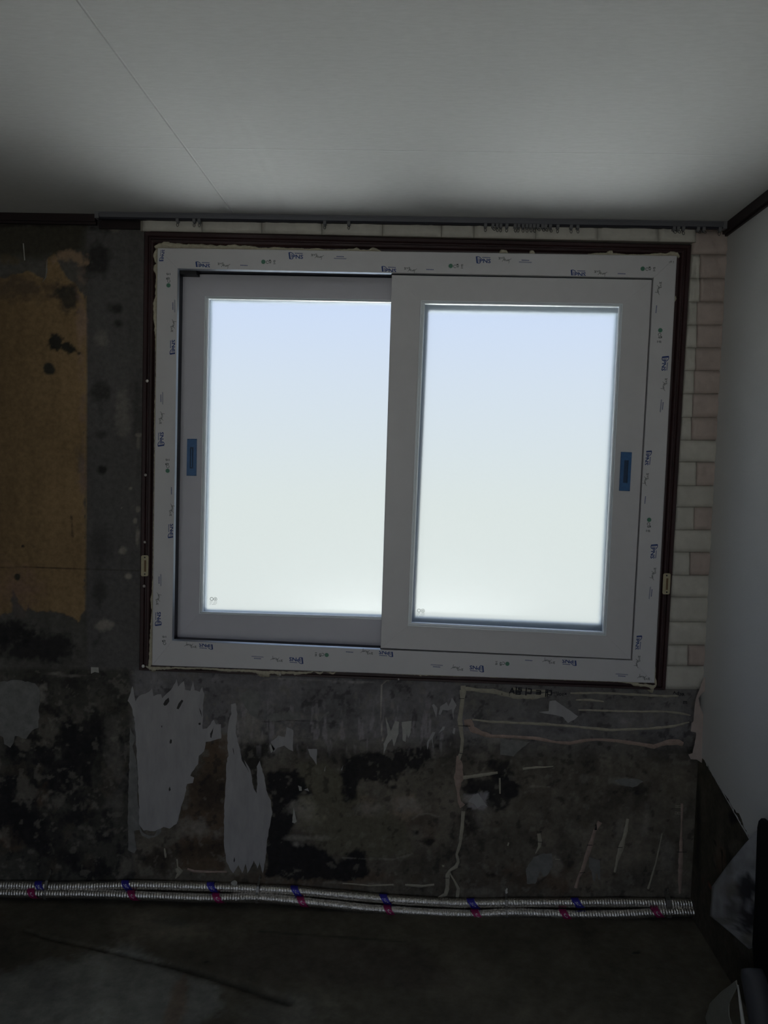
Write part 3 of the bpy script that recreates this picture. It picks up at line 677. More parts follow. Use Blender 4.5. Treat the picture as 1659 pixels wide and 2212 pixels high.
# ------------------------------------------------------------------ printed protective film marks
def text_mesh(s, size, mirror=False, bold=0.0):
    cu = bpy.data.curves.new('txt', 'FONT'); cu.body = s; cu.size = size; cu.align_x = 'CENTER'; cu.align_y = 'CENTER'; cu.offset = bold; cu.resolution_u = 2
    o = bpy.data.objects.new('txt', cu); COL.objects.link(o); dg = bpy.context.evaluated_depsgraph_get()
    me = bpy.data.meshes.new_from_object(o.evaluated_get(dg)); v = [tuple(q.co) for q in me.vertices]; fs = [tuple(p.vertices) for p in me.polygons]
    bpy.data.objects.remove(o); bpy.data.curves.remove(cu); bpy.data.meshes.remove(me)
    if mirror: v = [(-x, y, z) for x, y, z in v]
    return v, fs
def stroke(pts, w):
    vs = []; fs = []
    for (ax, ay), (bx, by) in zip(pts[:-1], pts[1:]):
        L_ = math.hypot(bx - ax, by - ay) or 1; nx, ny = -(by - ay) / L_ * w / 2, (bx - ax) / L_ * w / 2; n = len(vs)
        vs += [(ax + nx, ay + ny, 0), (bx + nx, by + ny, 0), (bx - nx, by - ny, 0), (ax - nx, ay - ny, 0)]; fs.append((n, n + 1, n + 2, n + 3))
    return vs, fs
def join(parts):
    vs = []; fs = []
    for v, f_ in parts: n = len(vs); vs += v; fs += [tuple(i + n for i in q) for q in f_]
    return vs, fs
def shift(vf, dx, dy, sx=1, sy=1): return [(x * sx + dx, y * sy + dy, z) for x, y, z in vf[0]], vf[1]
# units: photo pixels, y up
pns = shift(text_mesh('PNS', 12.5, bold=.35), 4, -1.8, 1.08, .92)
logo = join([pns, stroke([(-14.5, 7), (-12.2, -6.6)], 3.4), stroke([(-15, 6.8), (-10.5, 7), (-5, 4.2)], 1.5), stroke([(-13, -6.3), (-8, -6.6), (-5.5, -4.8)], 1.5), stroke([(-9.3, 3.8), (-8.8, -4)], 1.3)]
            + [stroke([(-2 + k * 2.4, 5.6), (-.3 + k * 2.4, 5.6)], 1.9) for k in range(7)])
sig = join([stroke(s_, .8) for s_ in ([(-13, 4), (-9, 4)], [(-12, 5.5), (-11, 1), (-8, 5)], [(-13, .5), (-8, 1)], [(-8, 3), (-4, 4)], [(-6, 5), (-5, 1)], [(-4, 5.5), (-2, 5), (-3, 2)], [(-1, 6), (-1, -1)], [(-2, 2), (2, 2)],
            [(-5, -4), (-1, 2)], [(0, 1), (1, -3)], [(-2, -1), (3, 0)], [(2, 1), (4, -3), (5, 0)], [(5, -1), (7, 0), (6, -3)], [(7.5, 1), (8, -3)], [(8, -1), (10, 1), (9, -7)], [(10, 0), (12, 1), (14, 3)])])
smallt = join([stroke([(-8 + k * 2.3, 2.6), (-6.4 + k * 2.3, 2.6)], 2.0) for k in range(7)] + [stroke([(-13.5, -.9), (13.5, -.9)], .7)] + [stroke([(-13 + k * 2, -2.2), (-11.8 + k * 2, -2.2)], .9) for k in range(13)])
def circ(cx, cy, r_, n=14): return [(cx + r_ * math.cos(2 * math.pi * k / n), cy + r_ * math.sin(2 * math.pi * k / n), 0) for k in range(n)], [tuple(range(n))]
gmark = join([circ(-13, 0, 4.6)])
gmark2 = join([stroke([(-4 + 3 * math.cos(a_), 3 * math.sin(a_) - .5) for a_ in [k * .7 for k in range(9)]], 1.1), stroke([(-1, 3), (3, 3.6)], 3), stroke([(-1, -2), (2, -1), (1, 1)], 1.1), stroke([(2, -3), (4, 2)], 1),
               stroke([(9, 3.2), (13, 3.8)], 1.3), stroke([(9, 3), (9.6, -.4), (12, 0)], 1.2), stroke([(8.6, -3.4), (13, -3.2)], 1.3), stroke([(11, 1.5), (13, 1.5)], 1.2)])
def clip_y(vf, ymin):
    bm = bmesh.new(); vv = [bm.verts.new(q) for q in vf[0]]
    for q in vf[1]:
        try: bm.faces.new([vv[i] for i in q])
        except ValueError: pass
    bmesh.ops.bisect_plane(bm, geom=bm.verts[:] + bm.edges[:] + bm.faces[:], plane_co=(0, ymin, 0), plane_no=(0, -1, 0), clear_outer=True)
    bm.verts.index_update(); r_ = [tuple(v.co) for v in bm.verts], [tuple(v.index for v in f_.verts) for f_ in bm.faces]; bm.free(); return r_
def pmesh(nm, vf, m):
    me = bpy.data.meshes.new(nm); me.from_pydata([(x * PX, 0, y * PX) for x, y, z in vf[0]], [], vf[1]); me.materials.append(m); return me
ME = {'logo': pmesh('logo', logo, MT['iblue']), 'clogo': pmesh('logo', clip_y(logo, -4.2), MT['iblue']), 'sig': pmesh('sig', sig, MT['igrey']), 'small': pmesh('small', smallt, MT['iblue']),
      'green': pmesh('green', gmark, MT['igreen']), 'green2': pmesh('green', gmark2, MT['igrey']), 'csmall': pmesh('small', clip_y(smallt, 0), MT['iblue'])}
NMS = {'logo': 'printed_logo', 'clogo': 'printed_logo', 'sig': 'printed_signature', 'small': 'printed_line', 'csmall': 'printed_line', 'green': 'printed_green_dot', 'green2': 'printed_green_mark'}
def mark(k, x, y, ang, scale=1.0):
    o = bpy.data.objects.new(NMS[k], ME[k]); COL.objects.link(o); p = at(x, y, YF - .0004)
    o.parent = win; o.location = Vector((p.x, YF - .0004, p.z)) - win.location; o.rotation_euler = (0, math.radians(-ang), 0); o.scale = (scale,) * 3
    if k in ('green',): mark('green2', x, y, ang, scale)
tilt_t, tilt_b = -1.0, 178.0
for k, x, y in [('logo', 639, 553), ('sig', 685, 554), ('small', 735, 557), ('logo', 1044, 562), ('sig', 1090, 561), ('small', 1135, 565), ('clogo', 438, 573), ('sig', 483, 573), ('csmall', 527, 576),
                ('clogo', 840, 583), ('sig', 886, 583), ('csmall', 929, 585), ('clogo', 1249, 591), ('sig', 1297, 590), ('csmall', 1343, 594), ('green', 582, 566), ('green', 987, 575), ('green', 1402, 581)]:
    mark(k, x, y, tilt_t)
mark('clogo', 351, 552, 84, .8)
for k, x, y in [('green', 364, 603), ('small', 376, 661), ('sig', 374, 704), ('clogo', 374, 750), ('small', 350, 860), ('sig', 349, 903), ('logo', 348, 949), ('green', 362, 1004), ('csmall', 373, 1060), ('sig', 371, 1102),
                ('clogo', 370, 1147), ('small', 346, 1253), ('sig', 342, 1294), ('logo', 342, 1337), ('green2', 355, 1386)]:
    mark(k, x, y, 90.7)
for k, x, y in [('sig', 1423, 622), ('csmall', 1415, 668), ('green', 1425, 727), ('logo', 1436, 785), ('sig', 1435, 830), ('small', 1429, 877), ('clogo', 1399, 989), ('sig', 1395, 1035), ('csmall', 1391, 1080), ('green', 1401, 1136),
                ('logo', 1412, 1191), ('sig', 1411, 1239), ('small', 1405, 1281), ('clogo', 1378, 1388), ('sig', 1377, 1429)]:
    mark(k, x, y, -93.0)
mark('green2', 1449, 566, 0, .5)
for k, x, y in [('sig', 412, 1394), ('clogo', 445, 1395), ('small', 556, 1420), ('sig', 598, 1424), ('logo', 640, 1426), ('green', 693, 1414), ('csmall', 755, 1406), ('sig', 793, 1408), ('clogo', 834, 1411), ('small', 943, 1438),
                ('sig', 988, 1443), ('logo', 1030, 1444), ('green', 1083, 1433), ('csmall', 1142, 1424), ('sig', 1186, 1428), ('clogo', 1230, 1430), ('small', 1343, 1458), ('sig', 1391, 1463)]:
    mark(k, x, y, tilt_b)

# ------------------------------------------------------------------ old wooden frame
old = empty('trim_4', (0, 0, 1.5)); setp(old, 'old maroon varnished wooden frame around the new window', kind='structure')
O_OUT = [(313, 500), (1492, 530), (1436, 1490), (302, 1447)]; O_IN = [(352, 548), (1452, 564), (1404, 1464), (340, 1426)]
op = [(0, .012), (0, -.006), (.06, -.010), (.22, -.010), (.28, -.004), (.34, -.004), (.40, -.009), (.52, -.009), (.60, .002), (1, .004), (1, .05), (.1, .05)]
for mb, nm in zip(ring_members(O_OUT, O_IN, -.004, op, .0003), ('head', 'jamb', 'sill', 'jamb')):
    mb.build(nm, MT['maroonh'] if nm in ('head', 'sill') else MT['maroon'], old)
def dome(x, y, r_, m, nm='screw_cap'):
    bm = bmesh.new(); bmesh.ops.create_uvsphere(bm, u_segments=12, v_segments=8, radius=r_ * PX); bmesh.ops.scale(bm, vec=(1, .5, 1), verts=bm.verts)
    me = bpy.data.meshes.new(nm); bm.to_mesh(me); bm.free(); me.materials.append(m); o = bpy.data.objects.new(nm, me); COL.objects.link(o)
    p = at(x, y, -.014); o.parent = old; o.location = Vector((p.x, -.0145, p.z)) - old.location
for x, y, r_, m in ((318, 823, 3.2, 'domew'), (314.5, 1026, 3, 'dome'), (313, 1171, 3, 'dome'), (311.5, 1266, 3.2, 'dome'), (309.5, 1439, 3.6, 'domew'), (605, 1457, 3, 'dome'), (861, 1467.5, 2.3, 'dome')):
    dome(x, y, r_, MT[m])
def plate(c, flip=1):
    V = lambda x, y, d: Vector((at(x, y, -.014).x, -.014 - d, at(x, y, -.014).z)); cx, cy = c; ol = []
    for sx_, sy_ in ((1, -1), (1, 1), (-1, 1), (-1, -1)):
        for k in range(5):
            base = {(1, -1): -90, (1, 1): 0, (-1, 1): 90, (-1, -1): 180}[(sx_, sy_)]; t = math.radians(base + k * 22.5)
            ol.append((cx + sx_ * 4.3 + 3.6 * math.cos(t), cy + sy_ * 19 + 3.6 * math.sin(t)))
    tiltx = lambda x, y: x - (y - cy) * (.013 if cx < 800 else .05)
    pts = [V(tiltx(x, y), y, 0) for x, y in ol]; o = slab_poly('strike_plate', pts, (0, -1, 0), .0022, MT['cream'], old); o['label'] = 'cream painted metal catch plate'
    mb = MB(); q = [V(tiltx(cx + a, cy + b), cy + b, .0026) for a, b in ((-1.2, -12), (3.2, -12), (3.2, 13), (-1.2, 13))]; q2 = [p + Vector((0, .003, 0)) for p in q]
    mb.add(q + q2, [(0, 1, 2, 3)] + [(i, (i + 1) % 4, 4 + (i + 1) % 4, 4 + i) for i in range(4)]); s1 = mb.build('slot', MT['brownslot']); s1.parent = o
    for dy in (-18, 18):
        mb = MB(); p = V(cx + .3, cy + dy, 0); tube(mb, [(p.x, p.y - .0028, p.z), (p.x, p.y + .001, p.z)], 1.7 * PX, 10); h = mb.build('screw_hole', MT['black']); h.parent = o
plate((313, 1222)); plate((1439.5, 1261))

# ------------------------------------------------------------------ expanding foam squeezed out round the frame
def foam(keys, side, seed, th=.011):
    """keys: (x, y of frame edge px, width px outward)"""
    nx, ny = side; P_ = []; L_ = 0; rnd = random.Random(seed); pts = []
    for (x0, y0, w0), (x1, y1, w1) in zip(keys[:-1], keys[1:]):
        d = math.hypot(x1 - x0, y1 - y0); n = max(1, int(d / 2.2))
        for k in range(n): t = k / n; pts.append((x0 + (x1 - x0) * t, y0 + (y1 - y0) * t, w0 + (w1 - w0) * t))
    pts.append(keys[-1]); vs = []; fs = []; C = 7
    for i, (x, y, w) in enumerate(pts):
        nz = n1(i * .23, seed); w2 = max(.6, w * (1 + .45 * nz) + .8 * n1(i * .9, seed + 5)); hh = min(th, .004 + w2 * PX * .75) * (1 + .25 * n1(i * .4, seed + 9))
        for k in range(C):
            a_ = math.pi * k / (C - 1); off = (-2.5 + (w2 + 2.5) * (1 - math.cos(a_)) / 2); bump = 1 + .22 * n1(i * .37 + k * 1.9, seed + 3)
            p = at(x + nx * off, y + ny * off, -.006); vs.append(Vector((p.x, .004 - (hh + .006) * math.sin(a_) * bump - (0.004 if k in (2, 3) else 0), p.z)))
    for i in range(len(pts) - 1):
        for k in range(C - 1): fs.append((i * C + k, i * C + k + 1, (i + 1) * C + k + 1, (i + 1) * C + k))
    fs.append(tuple(range(C))); fs.append(tuple((len(pts) - 1) * C + k for k in range(C)))
    o = mk('foam_bead', vs, fs, MT['foam'], None, True); fixn(o); adopt(o, win); o['label'] = 'bead of yellowed expanding foam'
T = lambda x: 535 + (x - 340) * 17 / 1123
foam([(336, 536, 6), (345, T(345), 14), (362, T(362), 16), (385, T(385), 12), (420, T(420), 11), (440, T(440), 11), (470, T(470), 8), (500, T(500), 9), (508, T(508), 12), (516, T(516), 9), (545, T(545), 8), (560, T(560), 4),
      (590, T(590), 6), (640, T(640), 4), (680, T(680), 5), (700, T(700), 3), (740, T(740), 4), (765, T(765), 5), (771, T(771), 10), (778, T(778), 4), (795, T(795), 3), (806, T(806), 9), (818, T(818), 4), (824, T(824), 1)], (0, -1), 1)
for x, w, r_ in ((1088, 18, 11), (1149, 12, 9), (1316, 16, 15)):
    foam([(x - w / 2, T(x), 2), (x - w / 3, T(x), r_ * .8), (x, T(x), r_), (x + w / 3, T(x), r_ * .8), (x + w / 2, T(x), 2)], (0, -1), int(x))
foam([(1270, T(1270), 1), (1290, T(1290), 4), (1330, T(1330), 5), (1350, T(1350), 2), (1400, T(1400), 3), (1425, T(1425), 8), (1440, T(1440), 7), (1452, T(1452), 13), (1462, T(1462), 10), (1467, T(1465) + 3, 2)], (0, -1), 33)
Lx = lambda y: 340 - (y - 535) * 12 / 903
foam([(Lx(y), y, w) for y, w in ((540, 5), (548, 10), (556, 11), (566, 6), (570, 2), (574, 8), (582, 9), (590, 4), (610, 4), (640, 5), (655, 9), (680, 9), (700, 6), (725, 4), (760, 2), (800, 1.5), (860, 2), (900, 3), (960, 2), (1050, 1.5), (1150, 1.5), (1250, 2), (1290, 5), (1300, 5),
      (1320, 3), (1360, 5), (1385, 8), (1400, 6), (1420, 9), (1438, 11), (1446, 8))], (-1, 0), 2)
B = lambda x: 1438 + (x - 328) * 38 / 1086
foam([(x, B(x), w) for x, w in ((316, 3), (324, 12), (332, 16), (345, 12), (370, 8), (400, 6), (440, 6), (470, 8), (500, 11), (530, 10), (550, 12), (562, 17), (575, 16), (600, 14), (640, 13), (665, 8), (680, 4), (691, 9), (700, 2), (720, 6), (730, 2), (750, .8))], (0, 1), 3)
foam([(x, B(x), w) for x, w in ((820, .5), (900, 1.5), (914, 4), (925, 1), (1000, 1), (1100, .6), (1340, 1), (1360, 5), (1375, 9), (1388, 12), (1396, 13), (1404, 18), (1410, 20), (1414, 12), (1417, 2))], (0, 1), 4)
foam([(1460, 640, .5), (1458.5, 646, 6), (1458, 652, .6)], (1, 0), 5); foam([(1416, 1440, .5), (1415, 1465, 2), (1414, 1478, 7), (1414, 1484, 2)], (1, 0), 6)

# ------------------------------------------------------------------ curtain track
track = empty('curtain_track', (0, -.05, H)); setp(track, 'grey aluminium curtain track with sliding rings under the ceiling above the window', 'curtain track')
xa, xb = at(207, 458, -.045).x, at(1571, 480, -.045).x
m_ = MB(); yt = -.045; m_.box(xa, xb, yt, yt + .022, H - .016, H); m_.box(xa, xb, yt - .002, yt, H - .0055, H - .0005); m_.box(xa, xb, yt - .002, yt, H - .017, H - .0125)
m_.build('rail', MT['alu'], track)
m_ = MB(); m_.box(xa + .004, xb - .004, yt + .002, yt + .018, H - .0215, H - .016); m_.build('slot', MT['aludark'], track)
m_ = MB(); m_.box(xa - .003, xa + .010, yt - .003, yt + .024, H - .021, H); m_.build('end_cap', MT['glider'], track)
m_ = MB(); m_.box(xb - .012, xb + .002, yt - .003, yt + .024, H - .022, H); m_.build('end_cap', MT['glider'], track)
m_ = MB(); a = at(212, 462, yt); tube(m_, [(a.x, yt, a.z), (a.x + .006, yt - .004, a.z - .012), (a.x + .004, yt - .002, a.z - .03), (a.x + .010, yt + .004, a.z - .045)], .001, 6); m_.build('wire_end', MT['ring'], track)
for i, (x, kink) in enumerate([(384, 0), (420, 0), (431, 0), (702, 0), (754, 0), (1049, 0), (1065, 1), (1074, .3), (1082, 0), (1095, 0), (1113, .3), (1121, -.3), (1130, .1), (1138, .3), (1146, .5), (1154, .4), (1162, 1.1), (1172, .9), (1179, 1),
                               (1189, .6), (1205, 0), (1234, .1), (1248, .3), (1456, 1), (1465, 1.1), (1476, .3), (1508, 1.2), (1520, 1.2), (1555, -.2)]):
    yy = 466 + (x - 384) * .0155; p = at(x, yy, yt + .008); zb = H - .019
    m_ = MB(); m_.box(p.x - .0046, p.x + .0046, yt + .001, yt + .016, zb - .009, zb + .002); m_.box(p.x - .0018, p.x + .0018, yt + .004, yt + .012, zb - .013, zb - .009)
    gl = m_.build('glider', MT['glider'], track)
    m_ = MB(); ry, rz = .0034, .0064; pts = []
    for k in range(13):
        t = 2 * math.pi * k / 12 + math.pi / 2; lx, lz = ry * math.cos(t), rz * math.sin(t) - rz
        ck, sk = math.cos(kink), math.sin(kink); pts.append((p.x + lx * ck - lz * sk * .7, yt + .006 + .0006 * math.sin(t), zb - .0105 + lz * ck + lx * sk))
    tube(m_, pts, .0008, 6, cap=False); r1 = m_.build('ring', MT['ring'], None, True); r1.parent = gl; r1.matrix_parent_inverse = Matrix.Identity(4)

# ------------------------------------------------------------------ torn paper left on the wall
def scrap(pts, m='scrap', th=.0012, seed=1, step=6, amp=1.0, name='paper_scrap', lab=None, base=0.0012):
    rp = rough(pts, step, amp, seed); p3 = [Vector((q.x, -base, q.z)) for q in (at(x, y, 0) for x, y in rp)]
    o = slab_poly(name, p3, (0, -1, 0), th, MT[m], wall)
    if lab: o['label'] = lab
    return o
z2 = lambda P_: [(260 + x / 3.95, 1440 + y / 3.95) for x, y in P_]
z3 = lambda P_: [(560 + x / 3.606, 1440 + y / 3.606) for x, y in P_]
z1 = lambda P_: [(x / 3.95, 1440 + y / 3.95) for x, y in P_]
z4 = lambda P_: [(950 + x / 2.765, 1460 + y / 2.765) for x, y in P_]
scrap(z2([(65, 290), (90, 220), (105, 165), (118, 230), (130, 295), (160, 250), (215, 230), (250, 210), (275, 180), (285, 250), (320, 235), (350, 235), (358, 268), (380, 245), (430, 200), (460, 150), (480, 105), (495, 170), (520, 140), (545, 122), (555, 195),
          (600, 205), (620, 125), (635, 200), (680, 215), (700, 170), (718, 230), (705, 330), (705, 530), (740, 525), (800, 450), (815, 490), (860, 490), (862, 610), (770, 635), (730, 640), (715, 720), (670, 760), (665, 830), (610, 900), (598, 930), (630, 945),
          (620, 990), (570, 1000), (550, 1100), (500, 1270), (480, 1340), (420, 1380), (370, 1365), (300, 1400), (200, 1395), (160, 1340), (165, 1200), (150, 900), (135, 640), (128, 480), (105, 360)]), 'scrap', .0014, 3, lab='large grey remnant of lining paper')
scrap(z2([(85, 520), (100, 560), (130, 600), (105, 680), (130, 760), (150, 900), (150, 1150), (170, 1250), (165, 1340), (190, 1410), (250, 1440), (290, 1440), (330, 1370), (352, 1370), (350, 1410), (300, 1450), (240, 1465), (185, 1440), (165, 1390), (118, 1400), (125, 1450), (140, 1560), (120, 1590), (65, 1560), (70, 1450), (65, 1300), (75, 900)]), 'scrap3', .0012, 5)
scrap(z2([(915, 560), (925, 480), (950, 400), (945, 320), (985, 310), (1000, 400), (985, 560), (1010, 660), (1035, 760), (1060, 800), (1110, 880), (1140, 1040), (1165, 1080), (1172, 1000), (1165, 850), (1190, 800), (1225, 920), (1245, 1050), (1285, 1140), (1298, 1240),
          (1280, 1340), (1250, 1500), (1240, 1640), (1215, 1760), (1190, 1660), (1170, 1720), (1140, 1650), (1120, 1700), (1085, 1760), (1070, 1680), (1040, 1760), (1010, 1690), (990, 1720), (965, 1760), (935, 1720), (905, 1660), (885, 1500), (890, 1150), (905, 900),
          (912, 780), (925, 760), (915, 700)]), 'scrap', .0014, 7, lab='tall grey paper remnant tapering at both ends')
scrap(z2([(1285, 640), (1310, 730), (1340, 690), (1400, 672), (1440, 705), (1475, 720), (1475, 540), (1420, 515), (1405, 600), (1350, 585)]), 'scrap', .0010, 8)
scrap(z2([(1010, 210), (1060, 215), (1110, 190), (1190, 215), (1190, 330), (1170, 440), (1130, 420), (1100, 400), (1060, 330), (1040, 300), (1020, 260)]), 'scrap3', .0008, 9)
scrap(z2([(1250, 430), (1300, 400), (1350, 395), (1400, 410), (1445, 365), (1480, 400), (1530, 385), (1545, 440), (1480, 450), (1400, 455), (1330, 465), (1280, 460)]), 'scrap3', .0008, 10)
for i, (c, m) in enumerate([([(985, 390), (1025, 500), (1060, 420), (1090, 430), (1085, 520), (1050, 620), (1035, 560), (1000, 600), (970, 680), (968, 600), (1000, 530)], 'scrap2'),
             ([(1110, 430), (1150, 425), (1187, 420), (1180, 510), (1160, 555), (1150, 520), (1140, 585), (1118, 575)], 'scrap2'), ([(1345, 300), (1360, 290), (1387, 320), (1378, 398), (1360, 340)], 'scrap'),
             ([(1500, 240), (1537, 300), (1515, 345), (1512, 410), (1500, 330), (1470, 340), (1430, 335), (1410, 375), (1398, 370), (1408, 312), (1460, 275), (1475, 310)], 'scrap'),
             ([(1310, 645), (1306, 590), (1350, 508), (1372, 510), (1350, 560), (1357, 655), (1342, 560), (1325, 580)], 'scrap'), ([(1395, 520), (1430, 465), (1447, 465), (1440, 490), (1420, 500)], 'scrap'),
             ([(1505, 515), (1515, 475), (1528, 480), (1520, 525)], 'scrap'), ([(303, 925), (330, 935), (332, 965), (312, 965)], 'scrap2'), ([(350, 958), (378, 945), (388, 970)], 'scrap'),
             ([(268, 1098), (280, 1150), (293, 1205), (275, 1218), (257, 1212)], 'scrap2'), ([(380, 640), (450, 640), (447, 765), (420, 720), (395, 690)], 'scrap'), ([(518, 770), (512, 815), (506, 810)], 'scrap'), ([(655, 765), (645, 810), (638, 800)], 'scrap'),
             ([(80, 615), (95, 600), (125, 640), (105, 660), (92, 672)], 'scrap2'), ([(450, 375), (485, 390), (540, 345), (545, 360), (490, 400), (470, 430), (460, 410)], 'scrap3')]):
    scrap(z3(c), m, .0010, 20 + i, 5, .5)
scrap([(197, 1441), (213, 1441.5), (214, 1453), (205, 1451), (197, 1455)], 'scrap2', .001, 41, 9, .3, lab='small pale square of paper')
scrap([(102, 562), (110, 556), (119, 560), (120, 575), (112, 592), (100, 600), (82, 625), (98, 600)], 'brickp' if False else 'scrap3', .001, 42, 6, .5)
scrap([(50, 526), (52, 526), (55, 562), (53, 563)], 'scrap2', .001, 43, 9, .2)
scrap(z1([(-300, 120), (0, 130), (130, 110), (300, 140), (345, 200), (330, 520), (270, 550), (225, 615), (130, 590), (118, 650), (90, 690), (40, 660), (30, 600), (0, 585), (-300, 560)]), 'scrap3', .0012, 44, 7, 1.5)
scrap(z4([(590, 215), (650, 210), (655, 150), (690, 145), (740, 180), (790, 215), (825, 240), (800, 262), (765, 280), (735, 245), (700, 235), (640, 225)]), 'scrap', .001, 45, 6, .6)
scrap(z4([(362, 375), (540, 392), (480, 440), (440, 480), (360, 470)]), 'scrap3', .0008, 46, 6, 1)
scrap(z4([(170, 750), (200, 710), (230, 700), (260, 745), (285, 780), (250, 770), (225, 790), (200, 760)]), 'scrap', .001, 47, 6, .6)
scrap(z4([(1040, 625), (1100, 610), (1160, 612), (1215, 630), (1180, 655), (1150, 665), (1090, 650)]), 'scrap3', .0008, 48, 6, 1.2)
scrap(z4([(560, 1080), (620, 1060), (670, 1060), (675, 1130), (640, 1190), (620, 1200), (600, 1160), (570, 1240), (520, 1240), (515, 1150)]), 'scrap3', .0008, 49, 6, 1.2)
scrap(z4([(890, 1080), (955, 1100), (958, 1215), (945, 1215), (942, 1180), (930, 1178), (928, 1225), (915, 1222), (905, 1165), (890, 1140)]), 'scrap3', .001, 50, 6, .5)
for c in ([(368, 318), (385, 285), (415, 262), (420, 295), (398, 325), (380, 332)], [(482, 355), (500, 310), (525, 280), (540, 290), (515, 335), (498, 362)], [(422, 640), (430, 615), (442, 625), (440, 650), (425, 655)], [(668, 480), (685, 475), (688, 492), (672, 496)],
          [(770, 600), (768, 570), (785, 540), (800, 500), (790, 560), (778, 608)], [(415, 1040), (425, 1020), (432, 1050), (418, 1062)], [(350, 505), (360, 500), (358, 520)], [(1020, 700), (1030, 740), (1060, 800), (1100, 900), (1080, 860), (1040, 800)],
          [(960, 690), (968, 735), (972, 750), (966, 700)], [(973, 1620), (980, 1650), (972, 1668), (967, 1655)], [(675, 350), (690, 380), (700, 430), (688, 400)]):
    scrap(z2(c), 'spot', .0006, 60, 5, .5, 'tear_hole', base=.0026)

# ------------------------------------------------------------------ dried adhesive runs
def run(keys, m='putty', seed=1):
    pts = []
    for (x0, y0, w0), (x1, y1, w1) in zip(keys[:-1], keys[1:]):
        d = math.hypot(x1 - x0, y1 - y0); n = max(1, int(d / 5))
        for k in range(n): t = k / n; pts.append((x0 + (x1 - x0) * t, y0 + (y1 - y0) * t, w0 + (w1 - w0) * t))
    pts.append(keys[-1]); vs = []; fs = []; C = 5
    for i, (x, y, w) in enumerate(pts):
        a = pts[max(i - 1, 0)]; b = pts[min(i + 1, len(pts) - 1)]; L_ = math.hypot(b[0] - a[0], b[1] - a[1]) or 1; nx, ny = -(b[1] - a[1]) / L_, (b[0] - a[0]) / L_
        w2 = max(.7, w * (1 + .35 * n1(i * .35, seed))); sh = .8 * n1(i * .21, seed + 8)
        for k in range(C):
            s_ = (k / (C - 1) - .5) * w2 + sh; h_ = .0014 * (1 - (2 * k / (C - 1) - 1) ** 2) + (.0002 if k in (0, 4) else .0012); p = at(x + nx * s_, y + ny * s_, 0); vs.append(Vector((p.x, -h_ if k not in (0, 4) else .001, p.z)))
    for i in range(len(pts) - 1):
        for k in range(C - 1): fs.append((i * C + k, i * C + k + 1, (i + 1) * C + k + 1, (i + 1) * C + k))
    o = mk('adhesive_run', vs, fs, MT[m], None, True); fixn(o)
    adopt(o, wall); return o
run([(995, 1486, 10), (1001, 1486, 17), (1000, 1496, 17), (999, 1512, 9), (996, 1535, 10), (993, 1556, 12), (996, 1575, 12), (999, 1596, 8), (996, 1625, 8), (991, 1640, 8)], 'putty', 1)
run([(990, 1632, 8), (990, 1642, 12), (992, 1652, 17), (992, 1668, 17), (991, 1682, 22), (989, 1690, 14), (990, 1712, 7), (992, 1732, 9), (999, 1742, 14)], 'puttyp', 2)
run([(1001, 1752, 9), (998, 1790, 9), (994, 1820, 7), (987, 1845, 8), (990, 1862, 7), (985, 1872, 8), (972, 1880, 6), (967, 1890, 11), (966, 1920, 12), (962, 1932, 12), (945, 1940, 5), (920, 1944, 2)], 'putty', 3)
run([(971, 1885, 5), (980, 1900, 5), (990, 1920, 7), (988, 1938, 8)], 'putty', 4); run([(957, 1868, 7), (957, 1872, 7)], 'putty', 5)
run([(1000, 1487, 10), (1030, 1491, 9), (1065, 1493, 12), (1090, 1500, 11), (1120, 1505, 13), (1150, 1506, 12), (1180, 1501, 12), (1190, 1498, 5)], 'putty', 6)
run([(1108, 1488, 7), (1140, 1491, 5), (1180, 1493, 6)], 'scrap2' if False else 'putty', 61)
run([(1232, 1497, 5), (1300, 1497, 6), (1380, 1501, 6), (1440, 1504, 6), (1465, 1503, 5)], 'putty', 7); run([(1244, 1512, 4), (1275, 1512, 7), (1304, 1516, 3)], 'putty', 8)
run([(1249, 1533, 4), (1300, 1535, 5), (1380, 1537, 5), (1440, 1537, 5), (1475, 1542, 6), (1491, 1546, 3)], 'putty', 9)
run([(1020, 1554, 5), (1060, 1559, 6), (1150, 1563, 6), (1240, 1569, 6), (1320, 1577, 7), (1400, 1574, 6), (1455, 1569, 7), (1489, 1560, 4)], 'putty', 10)
run([(1003, 1562, 14), (1014, 1560, 18), (1020, 1575, 16), (1040, 1584, 13), (1060, 1590, 8), (1110, 1592, 8), (1150, 1594, 9), (1200, 1603, 6), (1232, 1606, 7), (1265, 1599, 7), (1290, 1597, 8), (1330, 1600, 8), (1380, 1607, 11), (1412, 1613, 12), (1440, 1604, 13), (1465, 1603, 13), (1475, 1608, 10)], 'puttyp', 11)
run([(1000, 1680, 10), (1030, 1676, 8), (1075, 1669, 6)], 'putty', 12); run([(1079, 1680, 5), (1080, 1714, 5)], 'putty', 13); run([(1129, 1661, 7), (1160, 1658, 5), (1178, 1657, 4), (1195, 1655, 1.5)], 'putty', 14)
run([(1164, 1800, 7), (1166, 1815, 9), (1165, 1828, 8), (1157, 1843, 2)], 'putty', 15); run([(1296, 1775, 13), (1285, 1795, 9), (1276, 1825, 12), (1268, 1850, 12), (1258, 1880, 9), (1250, 1895, 6), (1244, 1918, 9)], 'puttyp', 16)
run([(1356, 1768, 6), (1352, 1795, 9), (1347, 1815, 8), (1340, 1835, 13), (1333, 1860, 7), (1328, 1884, 6)], 'putty', 17)
run([(1473, 1735, 6), (1472, 1790, 4), (1471, 1830, 10), (1470, 1870, 11), (1468, 1930, 6)], 'puttyp', 18)
run([(1430, 1800, 3), (1415, 1870, 4), (1400, 1920, 5)], 'putty', 19)
